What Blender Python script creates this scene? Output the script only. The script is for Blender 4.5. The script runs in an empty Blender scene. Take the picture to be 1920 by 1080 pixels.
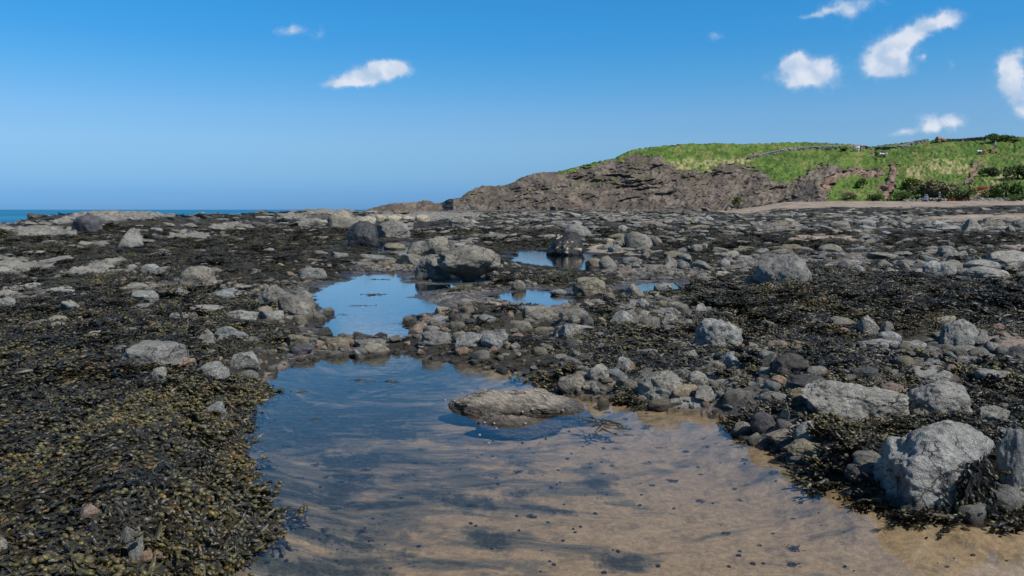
import bpy, math, random
import numpy as np
from mathutils import Vector
R = math.radians
SC = bpy.context.scene
COL = SC.collection
# ------------------------------------------------------------------ camera, sun, sky, exposure
CAMZ, FPX = 1.6, 1493.0                     # eye height over the pool, focal length in pixels of a 1920 wide frame
PITCH = math.atan(147 / FPX)
cam = bpy.data.cameras.new('camera'); cam_o = bpy.data.objects.new('camera', cam); COL.objects.link(cam_o)
cam.sensor_width = 36; cam.lens = 36 * FPX / 1920; cam.clip_start = 0.05; cam.clip_end = 40000
cam_o.location = (0, 0, CAMZ); cam_o.rotation_euler = (R(90) - PITCH, 0, 0)
SC.camera = cam_o
SUN_EL, SUN_AZ = 50, 126                    # azimuth measured clockwise from the view direction (+Y)
sd_ = Vector((math.sin(R(SUN_AZ)) * math.cos(R(SUN_EL)), math.cos(R(SUN_AZ)) * math.cos(R(SUN_EL)), math.sin(R(SUN_EL))))
sun = bpy.data.lights.new('sun', 'SUN'); sun.energy = 5.0; sun.angle = R(0.53); sun.color = (1, 0.95, 0.88)
sun_o = bpy.data.objects.new('sun', sun); COL.objects.link(sun_o)
sun_o.rotation_euler = sd_.to_track_quat('Z', 'Y').to_euler(); sun_o.location = (20, -5, 30)
SC.view_settings.view_transform = 'Standard'; SC.view_settings.look = 'None'
SC.view_settings.gamma = 1; SC.view_settings.exposure = 0.0; SC.view_settings.use_curve_mapping = False
SC.cycles.max_bounces = 6; SC.cycles.transparent_max_bounces = 12; SC.cycles.caustics_reflective = False
SC.cycles.use_denoising = True

CP, SP = math.cos(PITCH), math.sin(PITCH)
def ray(px, py):                            # direction of a photo pixel (1920x1080 frame), world axes
    a = (np.asarray(px, float) - 960) / FPX; b = (540 - np.asarray(py, float)) / FPX
    return a, CP + b * SP, -SP + b * CP
def pix(x, y, z):                           # photo pixel of a world point
    zz = z - CAMZ; dep = y * CP - zz * SP; up = y * SP + zz * CP
    dep = np.maximum(dep, 1e-3)
    return 960 + FPX * x / dep, 540 - FPX * up / dep

class NT:                                   # tiny node helper
    def __init__(s, tree): s.t = tree; s.n = tree.nodes; s.l = tree.links
    def add(s, typ, ins=None, **props):
        n = s.n.new(typ)
        for k, v in props.items(): setattr(n, k, v)
        for k, v in (ins or {}).items():
            if isinstance(v, bpy.types.NodeSocket): s.l.new(v, n.inputs[k])
            else: n.inputs[k].default_value = v
        return n
    def math(s, op, a, b=0.0, c=None, clamp=False):
        d = {0: a, 1: b}
        if c is not None: d[2] = c
        return s.add('ShaderNodeMath', d, operation=op, use_clamp=clamp).outputs[0]
    def vmath(s, op, a, b=(0, 0, 0)): return s.add('ShaderNodeVectorMath', {0: a, 1: b}, operation=op).outputs[0]
    def noise(s, vec, scale, detail=4.0, rough=0.55, dist=0.0):
        return s.add('ShaderNodeTexNoise', {'Vector': vec, 'Scale': scale, 'Detail': detail, 'Roughness': rough, 'Distortion': dist}).outputs[0]
    def step(s, v, a, b, lo=0.0, hi=1.0):
        return s.add('ShaderNodeMapRange', {0: v, 1: a, 2: b, 3: lo, 4: hi}, interpolation_type='SMOOTHSTEP').outputs[0]
    def mix(s, f, a, b, mode='MIX'):
        n = s.add('ShaderNodeMix', data_type='RGBA', blend_type=mode)
        for i, v in ((0, f), (6, a), (7, b)):
            if isinstance(v, bpy.types.NodeSocket): s.l.new(v, n.inputs[i])
            elif i == 0: n.inputs[0].default_value = v
            else: n.inputs[i].default_value = (*v[:3], 1)
        return n.outputs[2]

world = bpy.data.worlds.new('World'); SC.world = world; world.use_nodes = True
W = NT(world.node_tree); W.n.clear()
sky = W.add('ShaderNodeTexSky', sky_type='NISHITA', sun_disc=False, sun_elevation=R(SUN_EL), sun_rotation=R(SUN_AZ),
            altitude=0, air_density=1.0, dust_density=0.4, ozone_density=2.2)
tc = W.add('ShaderNodeTexCoord'); sep = W.add('ShaderNodeSeparateXYZ', {0: tc.outputs['Generated']})
up = W.math('MAXIMUM', sep.outputs[2], 0.0)
ramp = W.add('ShaderNodeValToRGB', {0: up}); cr = ramp.color_ramp
SKYT = [(0.0, (0.262, 0.639, 1.537)), (0.0049, (0.262, 0.639, 1.537)), (0.02, (0.283, 0.639, 1.446)), (0.0441, (0.414, 0.733, 1.287)), (0.0799, (0.57, 0.874, 1.259)), (0.1152, (0.569, 0.935, 1.305)), (0.1612, (0.38, 0.969, 1.374)), (0.1948, (0.282, 0.964, 1.434)), (0.2221, (0.242, 0.998, 1.491)), (0.45, (0.242, 0.9480999999999999, 1.41645)), (0.62, (0.75, 0.88, 1.0)), (1.0, (0.85, 0.92, 1.0))]
while len(cr.elements) < len(SKYT): cr.elements.new(0.5)
for e, (p, c) in zip(cr.elements, SKYT): e.position = p; e.color = (*c, 1)
skyc = W.mix(1.0, sky.outputs[0], ramp.outputs[0], 'MULTIPLY')
# small fair-weather clouds: puffs by direction (u = x/y, v = z/y)
yy = W.math('MAXIMUM', sep.outputs[1], 0.05)
uv = W.add('ShaderNodeCombineXYZ', {0: W.math('DIVIDE', sep.outputs[0], yy), 1: W.math('DIVIDE', sep.outputs[2], yy)}).outputs[0]
nz = W.add('ShaderNodeTexNoise', {'Vector': uv, 'Scale': 38.0, 'Detail': 5.0, 'Roughness': 0.6})
uvd = W.vmath('ADD', uv, W.vmath('MULTIPLY', W.vmath('SUBTRACT', nz.outputs['Color'], (0.5, 0.5, 0.5)), (0.022, 0.016, 0)))
PUFFS = [(640,149,36,9,4,.85),(668,140,22,13,5,.9),(700,137,42,15,10,1),(712,122,16,10,0,1),(738,127,28,12,8,.95),(748,124,14,8,0,.9),
 (540,55,24,9,5,.6),(598,61,12,8,0,.45),(575,48,40,8,10,.22),(548,46,24,5,10,.15),(537,163,7,6,0,.15),(596,132,22,5,0,.2),
 (1490,110,22,15,10,1),(1512,128,42,20,0,1),(1510,150,52,14,0,.75),(1550,118,16,18,0,.6),
 (1663,92,30,24,0,1),(1661,112,38,22,0,1),(1668,128,28,12,0,.8),(1702,70,26,14,30,.95),(1730,48,48,17,25,.95),(1775,34,26,13,15,.9),
 (1600,6,52,13,8,.7),(1596,22,14,11,0,.6),(1545,18,28,6,15,.45),(1508,26,26,4,5,.25),(1732,103,11,7,-20,.55),(1784,118,6,12,0,.45),
 (1341,61,13,9,10,.65),(1306,72,9,9,0,.25),(1893,118,20,18,0,1),(1896,140,26,22,0,1),(1906,170,22,22,0,.85),(1916,205,14,16,0,.8),
 (1908,96,22,10,0,.5),(1698,244,24,9,5,.8),(1741,221,22,11,0,.8),(1748,236,14,9,0,.85),(1785,225,22,14,-5,1.05),(1804,109,5,4,0,.3),(1788,172,5,5,0,.2),(1650,262,0.1,0.1,0,0)]
def puff_sum(lst):
    acc = None
    for (px, py, a, b, ang, op) in lst:
        if op <= 0: continue
        x, y, z = ray(px, py); u0, v0 = x / y, z / y
        m = W.add('ShaderNodeMapping', {'Vector': uvd, 'Location': (u0, v0 - .003, 0), 'Rotation': (0, 0, R(ang)), 'Scale': (a * 1.5 / FPX, b * 1.5 / FPX, 1)}, vector_type='TEXTURE').outputs[0]
        ln = W.add('ShaderNodeVectorMath', {0: m}, operation='DOT_PRODUCT'); W.l.new(m, ln.inputs[1])
        g = W.math('MULTIPLY', W.math('POWER', 2.718, W.math('MULTIPLY', ln.outputs['Value'], -1.6)), op)
        acc = g if acc is None else W.math('ADD', acc, g)
    return acc
field = puff_sum(PUFFS)
n2 = W.noise(W.vmath('ADD', uv, (3.1, 1.7, 0)), 70.0, 6.0, 0.62)
n3 = W.noise(W.vmath('ADD', uv, (7.1, 4.7, 0)), 26.0, 3.0, 0.55)
field = W.math('ADD', field, W.math('MULTIPLY', W.math('SUBTRACT', n2, 0.5), 1.15))
cov = W.math('POWER', W.step(field, 0.12, 1.15), 1.3)
cov = W.math('MULTIPLY', cov, W.step(up, 0.0, 0.02))
cov = W.math('MULTIPLY', cov, 0.9)
na_ = W.noise(uvd, 34.0, 2.0, .5); nb_ = W.noise(W.vmath('ADD', uvd, (.006, .009, 0)), 34.0, 2.0, .5)
rel = W.math('MULTIPLY', W.math('SUBTRACT', na_, nb_), 1.3)  # relief light and shade of the clouds, painted into their colour by offset noise
ccol = W.mix(W.step(W.math('ADD', W.math('ADD', n3, rel), W.math('MULTIPLY', cov, .35)), 0.45, 1.1), (5.2, 6.6, 8.6), (8.5, 8.9, 9.8))
fin = W.mix(cov, skyc, ccol)
bg = W.add('ShaderNodeBackground', {'Color': fin, 'Strength': 0.092})
W.l.new(bg.outputs[0], W.add('ShaderNodeOutputWorld').inputs[0])
world.cycles.sampling_method = 'MANUAL'; world.cycles.sample_map_resolution = 1024

# ------------------------------------------------------------------ numpy noise and mesh helpers
def _h(ix, iy, iz, seed):
    h = (ix.astype(np.int64) * 374761393 + iy.astype(np.int64) * 668265263 + iz.astype(np.int64) * 2147483647 + seed * 974634777) & 0xffffffff
    h = ((h ^ (h >> 13)) * 1274126177) & 0xffffffff
    h = ((h ^ (h >> 16)) * 2246822519) & 0xffffffff
    return ((h ^ (h >> 15)) & 0xffffff) / float(0xffffff)
def vn2(x, y, seed=0):
    x = np.asarray(x, float); y = np.asarray(y, float)
    ix = np.floor(x); iy = np.floor(y); fx = x - ix; fy = y - iy
    fx = fx * fx * fx * (fx * (fx * 6 - 15) + 10); fy = fy * fy * fy * (fy * (fy * 6 - 15) + 10)
    z = np.zeros_like(ix)
    a = _h(ix, iy, z, seed); b = _h(ix + 1, iy, z, seed); c = _h(ix, iy + 1, z, seed); d = _h(ix + 1, iy + 1, z, seed)
    return (a + (b - a) * fx) * (1 - fy) + (c + (d - c) * fx) * fy
def vn3(x, y, zz, seed=0):
    x = np.asarray(x, float); y = np.asarray(y, float); zz = np.asarray(zz, float)
    iz = np.floor(zz); fz = zz - iz; fz = fz * fz * (3 - 2 * fz)
    ix = np.floor(x); iy = np.floor(y); fx = x - ix; fy = y - iy
    fx = fx * fx * (3 - 2 * fx); fy = fy * fy * (3 - 2 * fy)
    def pl(k):
        a = _h(ix, iy, iz + k, seed); b = _h(ix + 1, iy, iz + k, seed); c = _h(ix, iy + 1, iz + k, seed); d = _h(ix + 1, iy + 1, iz + k, seed)
        return (a + (b - a) * fx) * (1 - fy) + (c + (d - c) * fx) * fy
    return pl(0) * (1 - fz) + pl(1) * fz
def fbm2(x, y, o=4, seed=0, g=0.5):         # about -1..1
    s = 0; a = 1; t = 0
    for i in range(o):
        s = s + a * (vn2(x * 2.03 ** i + 13.7 * i, y * 2.03 ** i - 7.1 * i, seed + i) * 2 - 1); t += a; a *= g
    return s / t * 1.6
def fbm3(x, y, z, o=4, seed=0, g=0.5):
    s = 0; a = 1; t = 0
    for i in range(o):
        f = 2.03 ** i
        s = s + a * (vn3(x * f + 13.7 * i, y * f - 7.1 * i, z * f + 3.3 * i, seed + i) * 2 - 1); t += a; a *= g
    return s / t * 1.6
def ss(x, a, b):
    t = np.clip((x - a) / (b - a), 0, 1); return t * t * (3 - 2 * t)
def sdpoly(x, y, poly):                     # signed distance, negative inside
    x = np.asarray(x, float); y = np.asarray(y, float)
    d = np.full(x.shape, 1e18); ins = np.zeros(x.shape, bool)
    n = len(poly)
    for i in range(n):
        ax, ay = poly[i]; bx, by = poly[(i + 1) % n]; ex, ey = bx - ax, by - ay
        wx, wy = x - ax, y - ay
        t = np.clip((wx * ex + wy * ey) / (ex * ex + ey * ey + 1e-12), 0, 1)
        d = np.minimum(d, (wx - ex * t) ** 2 + (wy - ey * t) ** 2)
        c = ((ay <= y) & (by > y)) | ((by <= y) & (ay > y))
        with np.errstate(divide='ignore', invalid='ignore'):
            xi = ax + (y - ay) / (by - ay + 1e-30) * ex
        ins ^= c & (x < xi)
    d = np.sqrt(d); return np.where(ins, -d, d)

def mesh_np(name, v, faces, smooth=True, k=None):
    v = np.asarray(v, np.float32); f = np.asarray(faces, np.int32)
    me = bpy.data.meshes.new(name); me.vertices.add(len(v)); me.vertices.foreach_set('co', v.ravel())
    n, k = f.shape
    me.loops.add(n * k); me.loops.foreach_set('vertex_index', f.ravel())
    me.polygons.add(n); me.polygons.foreach_set('loop_start', np.arange(n, dtype=np.int32) * k)
    me.polygons.foreach_set('loop_total', np.full(n, k, np.int32))
    me.polygons.foreach_set('use_smooth', np.full(n, smooth, bool))
    me.update(calc_edges=True); return me
def vattr(me, name, arr):
    arr = np.asarray(arr, np.float32)
    if arr.ndim == 1: me.attributes.new(name, 'FLOAT', 'POINT').data.foreach_set('value', arr)
    else:
        c = np.ones((len(arr), 4), np.float32); c[:, :3] = arr
        me.attributes.new(name, 'FLOAT_COLOR', 'POINT').data.foreach_set('color', c.ravel())
def tag(o, label=None, cat=None, group=None, kind=None):
    if label: o['label'] = label
    if cat: o['category'] = cat
    if group: o['group'] = group
    if kind: o['kind'] = kind
    return o
def obj(name, me, mat=None, parent=None, loc=None):
    o = bpy.data.objects.new(name, me); COL.objects.link(o)
    if mat and not me.materials: me.materials.append(mat)
    if parent: o.parent = parent
    if loc is not None: o.location = loc
    return o
def gridfaces(nr, nc):
    i = (np.arange(nr - 1)[:, None] * nc + np.arange(nc - 1)[None, :]).ravel()
    return np.stack([i, i + 1, i + nc + 1, i + nc], 1)

# ------------------------------------------------------------------ materials
def newmat(name):
    m = bpy.data.materials.new(name); m.use_nodes = True; T = NT(m.node_tree); T.n.clear()
    out = T.add('ShaderNodeOutputMaterial'); b = T.add('ShaderNodeBsdfPrincipled'); T.l.new(b.outputs[0], out.inputs[0])
    return m, T, b
def plain(name, col, rough=0.8, var=0.25):
    m, T, b = newmat(name); tcn = T.add('ShaderNodeTexCoord')
    n = T.noise(tcn.outputs['Object'], 9.0, 4.0)
    T.l.new(T.mix(T.step(n, .3, .7), tuple(c * (1 - var) for c in col), tuple(c * (1 + var) for c in col)), b.inputs['Base Color'])
    b.inputs['Roughness'].default_value = rough; return m
def wetness(T):
    g = T.add('ShaderNodeNewGeometry'); s = T.add('ShaderNodeSeparateXYZ', {0: g.outputs['Position']})
    n = T.noise(g.outputs['Position'], 6.0, 3.0)
    return T.step(T.math('SUBTRACT', s.outputs[2], T.math('MULTIPLY', n, 0.07)), 0.03, -0.012), g
def rockmat(name, dark, mid, light, barn=0.25, layered=False, rough=0.85, black=False):
    m, T, b = newmat(name); tcn = T.add('ShaderNodeTexCoord'); oi = T.add('ShaderNodeObjectInfo')
    off = T.math('MULTIPLY', oi.outputs['Random'], 37.0)
    O = T.vmath('ADD', tcn.outputs['Object'], T.add('ShaderNodeCombineXYZ', {0: off, 1: off, 2: off}).outputs[0])
    G = T.vmath('ADD', tcn.outputs['Generated'], T.add('ShaderNodeCombineXYZ', {0: off, 1: off, 2: off}).outputs[0])
    n1 = T.noise(G, 2.6, 5.0, .6, .3); n2 = T.noise(O, 22.0, 6.0, .68); n3 = T.noise(O, 90.0, 3.0, .6); n4 = T.noise(G, 9.0, 5.0, .65)
    c = T.mix(T.step(n1, .38, .62), mid, light)
    c = T.mix(T.step(n4, .50, .68), c, dark)
    c = T.mix(T.step(n2, .35, .7, 0, .75), c, T.mix(.5, dark, mid))
    c = T.mix(T.step(n3, .52, .70, 0, .5), c, light)
    v = T.add('ShaderNodeTexVoronoi', {'Vector': O, 'Scale': 55.0, 'Randomness': 1.0})
    bm_ = T.math('MULTIPLY', T.step(v.outputs['Distance'], .30, .18), T.step(T.noise(G, 3.5, 4.0, .7), .62 - barn * .3, .72 - barn * .3))
    bcol = (.50, .47, .40) if not black else (.62, .56, .42)
    if layered:
        wv = T.add('ShaderNodeTexWave', {'Vector': tcn.outputs['Object'], 'Scale': 7.0, 'Distortion': 9.0, 'Detail': 4.0, 'Detail Scale': 1.2}, bands_direction='DIAGONAL')
        c = T.mix(T.step(wv.outputs[0], .72, .97, 0, .6), c, (.40, .36, .30))
    if black:
        bm_ = T.math('MULTIPLY', T.step(T.noise(O, 5.0, 5.0, .8), .55, .60), T.step(T.noise(G, 2.6, 2.0), .50, .58))
    c = T.mix(T.math('MULTIPLY', bm_, .8), c, bcol)
    ve = T.add('ShaderNodeTexVoronoi', {'Vector': T.vmath('ADD', G, T.vmath('MULTIPLY', T.add('ShaderNodeTexNoise', {'Vector': G, 'Scale': 4.0, 'Detail': 5.0}).outputs['Color'], (.5, .5, .5))), 'Scale': 2.3}, feature='DISTANCE_TO_EDGE')
    crack = T.math('MULTIPLY', T.step(ve.outputs['Distance'], .030, .004), T.step(T.noise(G, 1.9, 2.0), .44, .56))
    c = T.mix(T.math('MULTIPLY', crack, .7), c, (.02, .019, .016))
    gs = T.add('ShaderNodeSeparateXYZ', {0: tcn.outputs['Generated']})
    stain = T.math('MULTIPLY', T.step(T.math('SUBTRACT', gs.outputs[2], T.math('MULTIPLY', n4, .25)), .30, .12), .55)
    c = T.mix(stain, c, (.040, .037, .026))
    c = T.mix(T.math('MULTIPLY', oi.outputs['Random'], .8), c, T.mix(1.0, c, (1.10, .98, .80), 'MULTIPLY'))
    wet, g = wetness(T)
    c = T.mix(T.math('MULTIPLY', wet, .72), c, (.018, .015, .010))
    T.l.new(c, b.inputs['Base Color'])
    T.l.new(T.math('SUBTRACT', rough, T.math('MULTIPLY', wet, .45)), b.inputs['Roughness'])
    hgt = T.math('ADD', T.math('MULTIPLY', n2, .03), T.math('MULTIPLY', n3, .006))
    hgt = T.math('ADD', hgt, T.math('MULTIPLY', bm_, .004))
    hgt = T.math('SUBTRACT', hgt, T.math('MULTIPLY', crack, .03))
    bp = T.add('ShaderNodeBump', {'Height': hgt, 'Strength': .9, 'Distance': 1.0})
    bp2 = T.add('ShaderNodeBump', {'Height': T.math('ADD', n4, T.math('MULTIPLY', T.noise(G, 22.0, 4.0, .7), .5)), 'Strength': .55, 'Distance': .12, 'Normal': bp.outputs[0]})
    T.l.new(bp2.outputs[0], b.inputs['Normal'])
    return m
RM = {
 'g': rockmat('grey_rock', (.060, .058, .052), (.165, .162, .148), (.27, .265, .24)),
 'l': rockmat('light_grey_rock', (.085, .085, .080), (.235, .235, .22), (.37, .37, .345), .35),
 'd': rockmat('dark_rock', (.022, .022, .024), (.060, .060, .060), (.12, .12, .118), .2),
 'b': rockmat('brown_rock', (.07, .062, .045), (.17, .155, .115), (.27, .25, .19), .2),
 'p': rockmat('cream_rock', (.13, .115, .085), (.34, .305, .235), (.48, .43, .34), .2),
 'n': rockmat('bluish_rock', (.065, .073, .078), (.20, .215, .215), (.34, .355, .345), .3),
 'k': rockmat('black_barnacled_rock', (.006, .007, .008), (.010, .011, .013), (.024, .026, .030), .8, False, .5, True),
 'j': rockmat('smooth_black_rock', (.010, .011, .013), (.026, .028, .033), (.055, .059, .068), .0, False, .42),
 'v': rockmat('banded_rock', (.085, .078, .064), (.20, .175, .145), (.31, .275, .23), .1, True),
 'o': rockmat('pinkish_rock', (.11, .075, .055), (.27, .19, .145), (.38, .29, .23), .1),
 'u': rockmat('purplish_rock', (.028, .027, .036), (.062, .060, .080), (.13, .13, .145), .2),
}

# ------------------------------------------------------------------ pools (outlines on the water plane z = 0)
def W0(pts, z=0.0):
    out = []
    for px, py in pts:
        x, y, dz = ray(px, py); t = (z - CAMZ) / dz; out.append((float(x * t), float(y * t)))
    return out
POOLS = [W0(p) for p in (
 [(330,1300),(345,1150),(370,1080),(405,1052),(450,1014),(496,972),(472,925),(446,880),(430,835),(446,800),(470,762),(490,728),(508,702),(545,682),(610,672),(660,668),
  (700,668),(735,658),(790,670),(860,680),(940,692),(1000,706),(1040,722),(1056,736),(1110,744),(1180,753),(1250,766),(1330,779),(1385,795),(1400,828),(1462,848),
  (1490,875),(1540,898),(1600,925),(1645,945),(1720,962),(1800,975),(1870,965),(1920,962),(2080,985),(2300,1100),(2400,1300)],
 [(583,552),(612,538),(648,527),(690,515),(742,514),(757,530),(785,532),(845,534),(850,540),(795,545),(770,558),(822,571),(850,580),(820,592),(765,594),(768,606),(755,612),(768,628),(758,640),(700,630),(650,634),(612,628),(600,612),(616,594),(600,575)],
 [(920,556),(985,544),(1038,543),(1044,556),(1074,564),(1070,578),(1040,587),(995,583),(980,573),(925,566)],
 [(1180,541),(1205,532),(1302,530),(1324,537),(1290,546),(1225,549),(1186,550)],
 [(958,489),(980,468),(1035,472),(1060,480),(1110,477),(1112,508),(1085,506),(1030,500),(985,494)],
 [(704,480),(702,455),(712,455),(760,452),(768,456),(760,480),(748,478),(722,468),(716,472)],
 [(985,634),(1000,617),(1022,620),(1024,632),(1000,640)],
 [(1690,668),(1760,652),(1850,660),(1885,668),(1930,690),(1960,720),(1900,712),(1840,690),(1760,684)],
)]
def poolsd(x, y):
    x = np.asarray(x, float); y = np.asarray(y, float)
    r = np.hypot(x, y); sd = np.full(x.shape, 50.0)
    for i, p in enumerate(POOLS):
        P = np.array(p); lo = P.min(0) - 3; hi = P.max(0) + 3
        m = (x > lo[0]) & (x < hi[0]) & (y > lo[1]) & (y < hi[1])
        if m.any(): sd[m] = np.minimum(sd[m], sdpoly(x[m], y[m], p))
    sd = np.minimum(sd, 5.0)
    return sd + (fbm2(x * 3.1, y * 3.1, 3, 5) * 0.05 + fbm2(x * 11, y * 11, 2, 9) * 0.02) * np.clip(0.4 + r / 9, 0, 3.0)
SIL_L = np.array([(-600,420),(-200,415),(0,416),(30,418),(50,411),(100,404),(150,399),(200,397),(290,398),(320,403),(350,405),(380,402),(460,402),(500,398),(560,397),(600,395),(650,396),(700,399),(760,400),(850,402)], float)
def H(x, y):
    x = np.asarray(x, float); y = np.asarray(y, float)
    r = np.hypot(x, y); az = np.where(y > 0.2, x / np.maximum(y, .2), np.sign(x) * 5); px = 960 + FPX * az * CP
    px = np.clip(px, -600, 2600)
    z = np.interp(r, [0, 45, 75, 120, 170, 260], [.10, .10, .35, .75, 1.2, 1.0])
    zb = np.interp(r, [0, 45, 75, 110, 130, 145, 160, 170, 260], [.10, .10, .3, .80, 1.3, 2.0, 2.6, 3.2, 3.4])
    b = ss(px, 1330, 1500); z = z * (1 - b) + zb * b
    # reef ridge in front of the sea, to the left
    rs = np.interp(px, [-600, 300, 420, 850], [60, 62, 85, 110]); ys = np.interp(px, SIL_L[:, 0], SIL_L[:, 1])
    zs = CAMZ - (ys - 393) * rs / FPX
    f0 = np.interp(px, [300, 450], [.82, .45])
    zl = np.where(r < rs, .10 + (zs - .10) * ss(r, rs * f0, rs), zs - (zs + 2.5) * ss(r, rs * 1.04, rs * 1.5))
    l = 1 - ss(px, 690, 800); z = z * (1 - l) + zl * l
    # hummocks
    amp = np.clip(.05 + r * .003, .05, .13) * (1 - .8 * b * ss(r, 110, 130)) * (1 - .6 * l * ss(r, 40, 60))
    z = z + fbm2(x / 2.2, y / 2.2, 4, 21) * amp + fbm2(x / .55, y / .55, 3, 31) * .022 + fbm2(x / 9, y / 9, 3, 77) * .08 * ss(r, 12, 30)
    z = np.where(r > 18, z + np.abs(fbm2(x / 3.1, y / 1.2, 3, 99)) * .12 * ss(r, 18, 40) * (1 - .8 * l * ss(r, 45, 58)) * (1 - b * ss(r, 100, 125)), z)
    # weed banks
    z = z + .16 * ss(-px, -560, -250) * (1 - ss(r, 6, 11)) + .26 * ss(px, 1270, 1400) * ss(y, 10.0, 12.5) * (1 - ss(y, 14, 19)) + .10 * ss(px, 1300, 1500) * ss(y, 4.2, 6) * (1 - ss(y, 8, 9.5))
    z = np.maximum(z, .03)
    z = np.where((l > .3) & (r > rs * 1.04), np.minimum(z, zs - (zs + 2.5) * ss(r, rs * 1.04, rs * 1.5)), z)
    sd = poolsd(x, y)
    wd = np.clip(.28 + r * .012, .2, 1.0) + 3.2 * ss(r, 13, 20)
    out = .004 + (z - .004) * ss(sd, -.02, wd)
    ins = -(.015 + .11 * ss(-sd, 0, .55)) + fbm2(x / .4, y / .4, 3, 3) * .008
    res = np.where(sd > 0, np.maximum(out, .004), np.minimum(ins, -.008 + .0 * sd))
    return np.where((l > .3) & (r > rs * 1.04), z, res)
def px2w(px, py, zlift=0.0):
    px = np.asarray(px, float); a, b_, c = ray(px, py); z = np.full(px.shape, .1)
    for _ in range(14):
        t = np.clip((z + zlift - CAMZ) / np.minimum(c, -1e-3), 1, 180); zn = H(a * t, b_ * t); z = z * .5 + zn * .5
    t = np.clip((z + zlift - CAMZ) / np.minimum(c, -1e-3), 1, 180)
    return a * t, b_ * t, z

# how stony the shore is, read over the picture
RX = np.arange(0, 1921, 160); RY = np.array([400,420,440,460,480,510,540,570,600,640,680,720,780,850,950,1080])
RK = np.array([
 [.5,.5,.4,.5,.6,.7,.8,.8,.7,.5,.3,.3,.3],[.5,.3,.3,.4,.4,.5,.6,.6,.7,.7,.8,.8,.8],[.1,.1,.4,.2,.2,.5,.3,.3,.6,.5,.3,.4,.2],
 [.05,.05,.1,.1,.1,.5,.3,.5,.3,.4,.3,.3,.3],[.3,.1,.1,.1,.2,.7,.5,.7,.6,.7,.7,.7,.7],[.3,.3,.3,.2,.5,.8,.6,.8,.8,.8,.7,.8,.8],
 [.3,.3,.4,.4,.6,.7,.7,.6,.4,.15,.1,.1,.1],[.3,.2,.4,.6,.6,.6,.6,.4,.3,.1,.0,.0,.0],[.1,.1,.3,.5,.5,.6,.7,.5,.3,.2,.4,.1,.2],
 [.05,.1,.2,.3,.8,.6,.6,.3,.3,.2,.5,.5,.6],[0,.1,.3,.5,.8,.6,.5,.5,.4,.3,.5,.4,.4],[0,0,.1,.2,.5,.5,.6,.6,.5,.5,.6,.5,.4],
 [0,0,0,.1,.3,.3,.3,.4,.5,.6,.5,.4,.4],[0,0,0,0,.2,.3,.3,.3,.4,.5,.4,.5,.5],[0,0,0,0,.2,.2,.2,.2,.3,.4,.4,.4,.4],[0]*13], float)
RK[9:14, 9:12] += .14; RK[11:13, 8] += .1
def rocky(px, py):
    fx = np.clip(px / 160.0, 0, 11.999); ix = fx.astype(int); fx = fx - ix
    fy = np.clip(np.interp(py, RY, np.arange(len(RY))), 0, len(RY) - 1.001); iy = fy.astype(int); fy = fy - iy
    return (RK[iy, ix] * (1 - fx) + RK[iy, ix + 1] * fx) * (1 - fy) + (RK[iy + 1, ix] * (1 - fx) + RK[iy + 1, ix + 1] * fx) * fy
def weedmask(x, y, z=None):                 # 1 = seaweed, 0 = bare
    if z is None: z = H(x, y)
    px, py = pix(x, y, z); r = np.hypot(x, y)
    k = rocky(px, py); s = np.clip(.5 + r * .055, .5, 4.5)
    n = .5 + .42 * fbm2(x / s, y / s * .8, 4, 61)
    w = ss(n - k * (.80 - .20 * ss(r, 12, 25) - .12 * ss(r, 40, 80)), -.05, .05)
    return w
# sandy and pale areas, outlined in the picture
SANDS = [[(1395,402),(1450,393),(1560,389),(1700,390),(1930,383),(2600,380),(2600,366),(1900,366),(1400,374),(1330,392)],
 [(1690,412),(1760,404),(1850,402),(2200,400),(2200,411),(1900,413)], [(1095,470),(1110,458),(1180,459),(1190,468),(1160,474)],
 [(1840,628),(1930,628),(2100,640),(2100,655),(1900,652)], [(1860,462),(1930,457),(2200,458),(2200,466),(1900,470)], [(1465,447),(1500,440),(1620,440),(1610,449),(1520,452)],
  [(488,700),(540,665),(530,690),(505,740),(480,740)]]
PALES = [[(90,424),(100,414),(130,405),(160,399),(200,396),(300,396),(325,405),(270,411),(200,413),(150,410)], [(190,412),(270,400),(305,404),(290,409),(225,411)],
 [(15,441),(40,428),(90,421),(145,428),(140,442)], [(0,430),(0,418),(25,424),(22,432)], [(310,449),(320,438),(350,432),(395,438),(400,446),(370,449)], [(405,430),(410,419),(440,417),(460,424),(450,431)],
 [(570,404),(570,394),(640,392),(640,400)], [(520,410),(530,403),(570,402),(580,411)], [(550,421),(570,410),(600,412),(590,421)], [(140,456),(200,452),(200,459),(150,461)], [(80,461),(120,455),(125,459),(90,464)],
 [(-40,516),(-40,480),(20,478),(60,487),(100,496),(60,506),(20,515)], [(125,514),(150,500),(215,497),(232,505),(220,514)], [(150,500),(190,487),(235,485),(225,495),(175,500)], [(80,522),(130,508),(125,517),(95,524)],
 [(370,549),(400,537),(470,532),(480,540),(420,548)], [(690,413),(690,403),(760,396),(900,399),(900,408),(780,412)], [(1560,400),(1590,403),(1580,408),(1560,407)]]
def softset(px, py, polys, soft=3.0):
    m = np.zeros(px.shape)
    for p in polys:
        P = np.array(p); s = (px > P[:, 0].min() - 9) & (px < P[:, 0].max() + 9) & (py > P[:, 1].min() - 9) & (py < P[:, 1].max() + 9)
        if s.any(): m[s] = np.maximum(m[s], ss(-sdpoly(px[s], py[s] , p), -soft * .5, soft * .5))
    return m

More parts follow.
